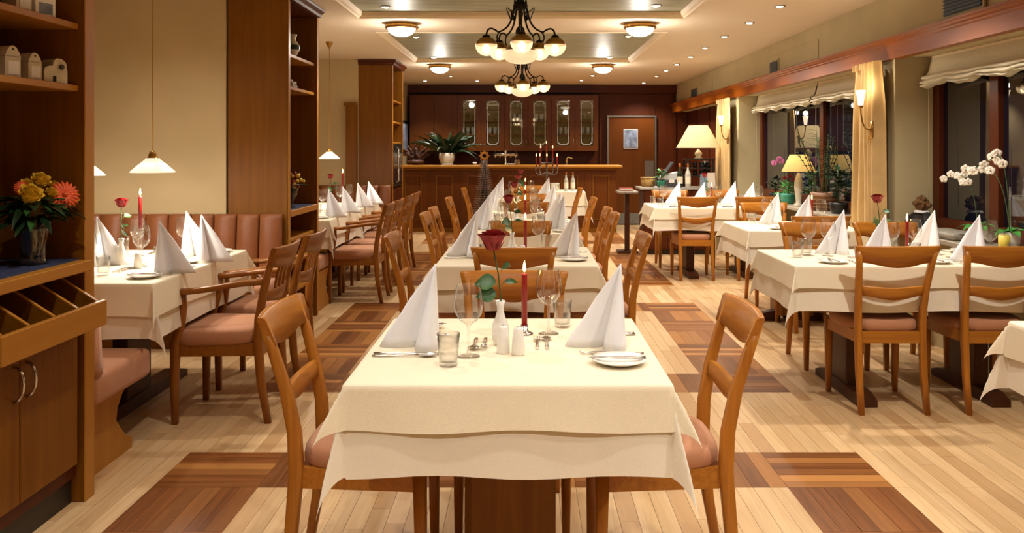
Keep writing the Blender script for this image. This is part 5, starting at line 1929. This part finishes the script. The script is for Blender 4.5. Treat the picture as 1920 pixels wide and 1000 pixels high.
spawn('stuffed_doll', P, (2.78, 5.98, SILL), .2, 'curly-haired dark stuffed doll sitting on the near sill', 'doll')
spawn('stone_slab', [part('stone_slab', MB().box(-.12, .1, -.22, .2, 0, .045, .015, 2), 'stone_grey')], (2.78, 5.58, SILL), .1, 'rough grey stone slab on the near sill', 'stone')

# ================================================================== CEILING LIGHTS
# pendants
def pendant(x, y, zb, where):
    s_ = .112
    P = [part('glass_shade', MB().lathe([(s_, 0), (s_ * .99, .004), (s_ * .62, .042), (s_ * .32, .068), (s_ * .3, .075), (s_ * .28, .075), (s_ * .6, .04), (s_ * .96, .0)], 32), 'pendant_glass'),
         part('socket', MB().lathe([(.001, .115), (.012, .112), (.02, .098), (.022, .085), (.03, .072), (.035, .068)], 14), 'brass'),
         part('cord', MB().tube([(0, 0, .11), (0, 0, CEIL - zb - .03)], .0025, 6), 'brass'),
         part('canopy', MB().lathe([(.012, CEIL - zb - .07), (.02, CEIL - zb - .05), (.038, CEIL - zb - .015), (.04, CEIL - zb - .0005), (.001, CEIL - zb - .0005)], 16), 'brass'),
         part('bulb', MB().sphere((0, 0, .03), .02, 10, 6), 'bulb_hot')]
    o = spawn('pendant_lamp', P, (x, y, zb), 0, 'white glass cone pendant lamp ' + where, 'pendant lamp', 'booth pendant lamps')
    lamp('pendant_light', 'POINT', (0, 0, -.0), E_PEND, WARM, .03, parent=o)


pendant(-1.965, 4.5, 1.235, 'hanging over the front left booth table')
pendant(-2.09, 9.1, 1.252, 'hanging over the rear left booth')
pendant(-2.62, 5.08, 1.2, 'peeping out beside the sideboard in the front booth')


def flush(x, y, where):
    P = [part('rim', MB().lathe([(.12, 0), (.15, -.012), (.148, -.045), (.14, -.05), (.13, -.045)], 28), 'brass'),
         part('glass_bowl', MB().lathe([(.13, -.045), (.118, -.075), (.09, -.1), (.05, -.115), (.001, -.12)], 28), 'opal_glass')]
    for k in range(3):
        a = k * 2 * PI / 3 + .3
        P.append(part('screw', MB().sphere((.152 * math.cos(a), .152 * math.sin(a), -.03), .007, 6, 4), 'brass'))
    o = spawn('ceiling_lamp', P, (x, y, CEIL - .0005), 0, 'brass-rimmed white bowl ceiling lamp ' + where, 'ceiling lamp', 'flush ceiling bowls')
    lamp('bowl_light', 'POINT', (0, 0, -.2), E_FLUSH, WARM, .06, parent=o)


flush(-1.125, 7.76, 'left, between the two ceiling fields')
flush(1.043, 7.76, 'right, between the two ceiling fields')
flush(-1.158, 11.55, 'left, before the bar')
flush(1.05, 11.55, 'right, before the bar')


def chandelier(y, where):
    zr = 2.085 - 0     # rim height of globes
    T = CEIL + .0445
    P = []
    P.append(part('ceiling_rose', MB().lathe([(.001, T), (.07, T - .0005), (.065, T - .02), (.03, T - .045), (.001, T - .05)], 18), 'iron'))
    P.append(part('column', MB().lathe([(.011, T - .045), (.011, 2.42), (.02, 2.41), (.035, 2.385), (.035, 2.36), (.015, 2.345), (.013, 2.22), (.03, 2.2), (.035, 2.17), (.02, 2.15), (.03, 2.12), (.04, 2.105)], 14), 'iron'))
    P.append(part('collar', MB().lathe([(.03, 2.335), (.05, 2.34), (.055, 2.355), (.05, 2.37), (.03, 2.375)], 18), 'iron'))
    # big centre bowl
    P.append(part('centre_cap', MB().lathe([(.02, 2.115), (.06, 2.1), (.1, 2.06), (.115, 2.04), (.115, 2.03)], 24), 'brass'))
    P.append(part('centre_bowl', MB().lathe([(.126, 2.045), (.136, 2.03), (.125, 2.0), (.092, 1.972), (.048, 1.957), (.001, 1.952)], 28), 'bowl_glass'))
    for k in range(5):
        a = -PI / 2 + k * 2 * PI / 5 + .04
        c_, s_ = math.cos(a), math.sin(a)
        Rr = .25
        def W(r_, z): return (r_ * c_, r_ * s_, z)
        main = bez(W(.04, 2.40), W(.05, 2.25), W(.09, 2.19), W(.165, 2.17), 10) + bez(W(.165, 2.17), W(.2, 2.2), W(Rr, 2.21), W(Rr, 2.135), 8)[1:]
        scr = bez(W(.15, 2.17), W(.175, 2.16), W(.18, 2.12), W(.16, 2.1), 8)
        scr2 = bez(W(.035, 2.45), W(.09, 2.5), W(.1, 2.42), W(.06, 2.43), 8)
        leafm = MB()
        leaf(leafm, W(.075, 2.26), (c_ * .5, s_ * .5, 1), .07, .035, -.2)
        leaf(leafm, W(.06, 2.31), (c_, s_, .6), .05, .03, -.2)
        P.append(part('arm', MB().tube(main, .0065, 8), 'iron', [part('scroll', MB().tube(scr, .005, 6), 'iron'), part('scroll', MB().tube(scr2, .0045, 6), 'iron'), part('iron_leaf', leafm, 'iron')]))
        g = (Rr * c_, Rr * s_, 0)
        P.append(part('globe_cap', MB().lathe([(.008, 2.14), (.02, 2.138), (.035, 2.125), (.05, 2.118), (.068, 2.1), (.073, 2.085), (.073, 2.075)], 20, g), 'brass', [part('cap_finial', MB().lathe([(.03, 2.127), (.028, 2.14), (.012, 2.148), (.004, 2.15)], 12, g), 'iron')]))
        P.append(part('glass_globe', MB().lathe([(.074, 2.08), (.0765, 2.07), (.07, 2.045), (.052, 2.02), (.028, 2.006), (.001, 2.0)], 22, g), 'globe_glass', [part('bulb', MB().sphere((g[0], g[1], 2.05), .026, 12, 8, 1.2), 'bulb_hot')]))
    o = spawn('chandelier', P, (-.035, y, 0), 0, 'black iron chandelier with five glass globes ' + where, 'chandelier', 'iron chandeliers')
    for k in range(5):
        a = -PI / 2 + k * 2 * PI / 5 + .04
        lamp('globe_light', 'POINT', (.25 * math.cos(a), .25 * math.sin(a), 2.05), E_GLOBE, WARM, .022, parent=o)
    return o


chandelier(5.98, 'in the nearer ceiling field')
chandelier(9.78, 'in the farther ceiling field')

DLP = [part('ring', MB().lathe([(.033, -.0005), (.046, -.0005), (.046, -.004), (.04, -.009), (.033, -.003)], 20), 'steel'),
       part('lamp_face', MB().lathe([(.001, -.016), (.018, -.014), (.031, -.004)], 16), 'downlight_face')]
spots = []
for (x, y) in ((723, 12), (780, 69), (814, 107), (1230, 10), (1178, 67), (1143, 107)):
    spots.append((x, y, CEIL + .0445))
for (x, y) in ((1462, 11), (1405, 42), (1358, 68), (1322, 89), (1295, 106), (1269, 120), (1249, 132), (1231, 142), (1207, 155), (797, 151), (895, 151), (1090, 150), (845, 142), (1111, 141)):
    spots.append((x, y, CEIL))
names = ['left front of the nearer field', 'left front of the farther field', 'left back of the farther field', 'right front of the nearer field', 'right front of the farther field', 'right back of the farther field']
ords = 'first second third fourth fifth sixth seventh eighth ninth'.split()
names += ['%s from the front in the right-hand row' % o_ for o_ in ords]
names += ['left end of the row above the bar', 'second left in the row above the bar', 'right in the row above the bar', 'left one before the bar row', 'right one before the bar row']
pts3 = []
for k, (x, y, z) in enumerate(spots):
    Y = (z - CAM_H) * FPX / (279 - y)
    pts3.append(((x - 985) * Y / FPX, Y, z, names[k]))
for (X, Y, z, nm) in pts3:
    o = spawn('recessed_spotlight', DLP, (X, Y, z), 0, 'small recessed ceiling spotlight, ' + nm, 'spotlight', 'recessed ceiling spotlights')
    e_ = E_DOWN * (1.1 if Y > 8 else 1)
    right = 'right-hand row' in nm
    lamp('spot_light', 'SPOT', (0, 0, -.03), e_ * (1.15 if right else 1), WARM, .03, spot=math.radians(130 if right else 104), blend=.7, parent=o)
# the same fittings go on above and behind the camera
for (X, Y) in ((-1.1, 5.2), (1.05, 5.2), (-.75, 3.4), (.75, 3.4), (0, 1.9), (-1.2, 2.2), (1.2, 2.2), (2.0, 5.0), (2.0, 3.2), (2.0, 1.2), (-.8, .4), (.8, .4), (-2.3, 4.9), (-2.4, 8.0), (-.9, -1.4), (.9, -1.4)):
    z = CEIL + .0445 if (4.6 < Y < 7.4 and abs(X) < 1.4) else CEIL
    o = _link(('spotlight_fitting', DLP[0][1], [DLP[1]], None), ce)
    o.location = (X, Y, z)
    lamp('spot_light', 'SPOT', (0, 0, -.03), E_DOWN * (1.25 if Y < 1 else 1.5 if X > 1.5 else (.62 if abs(X) < 1.3 else 1)), WARM, .03, spot=math.radians(150 if X < -1.5 else 128 if (Y < 1 or X > 1.5) else 104), blend=1.0 if X < -1.5 else .7, parent=o)
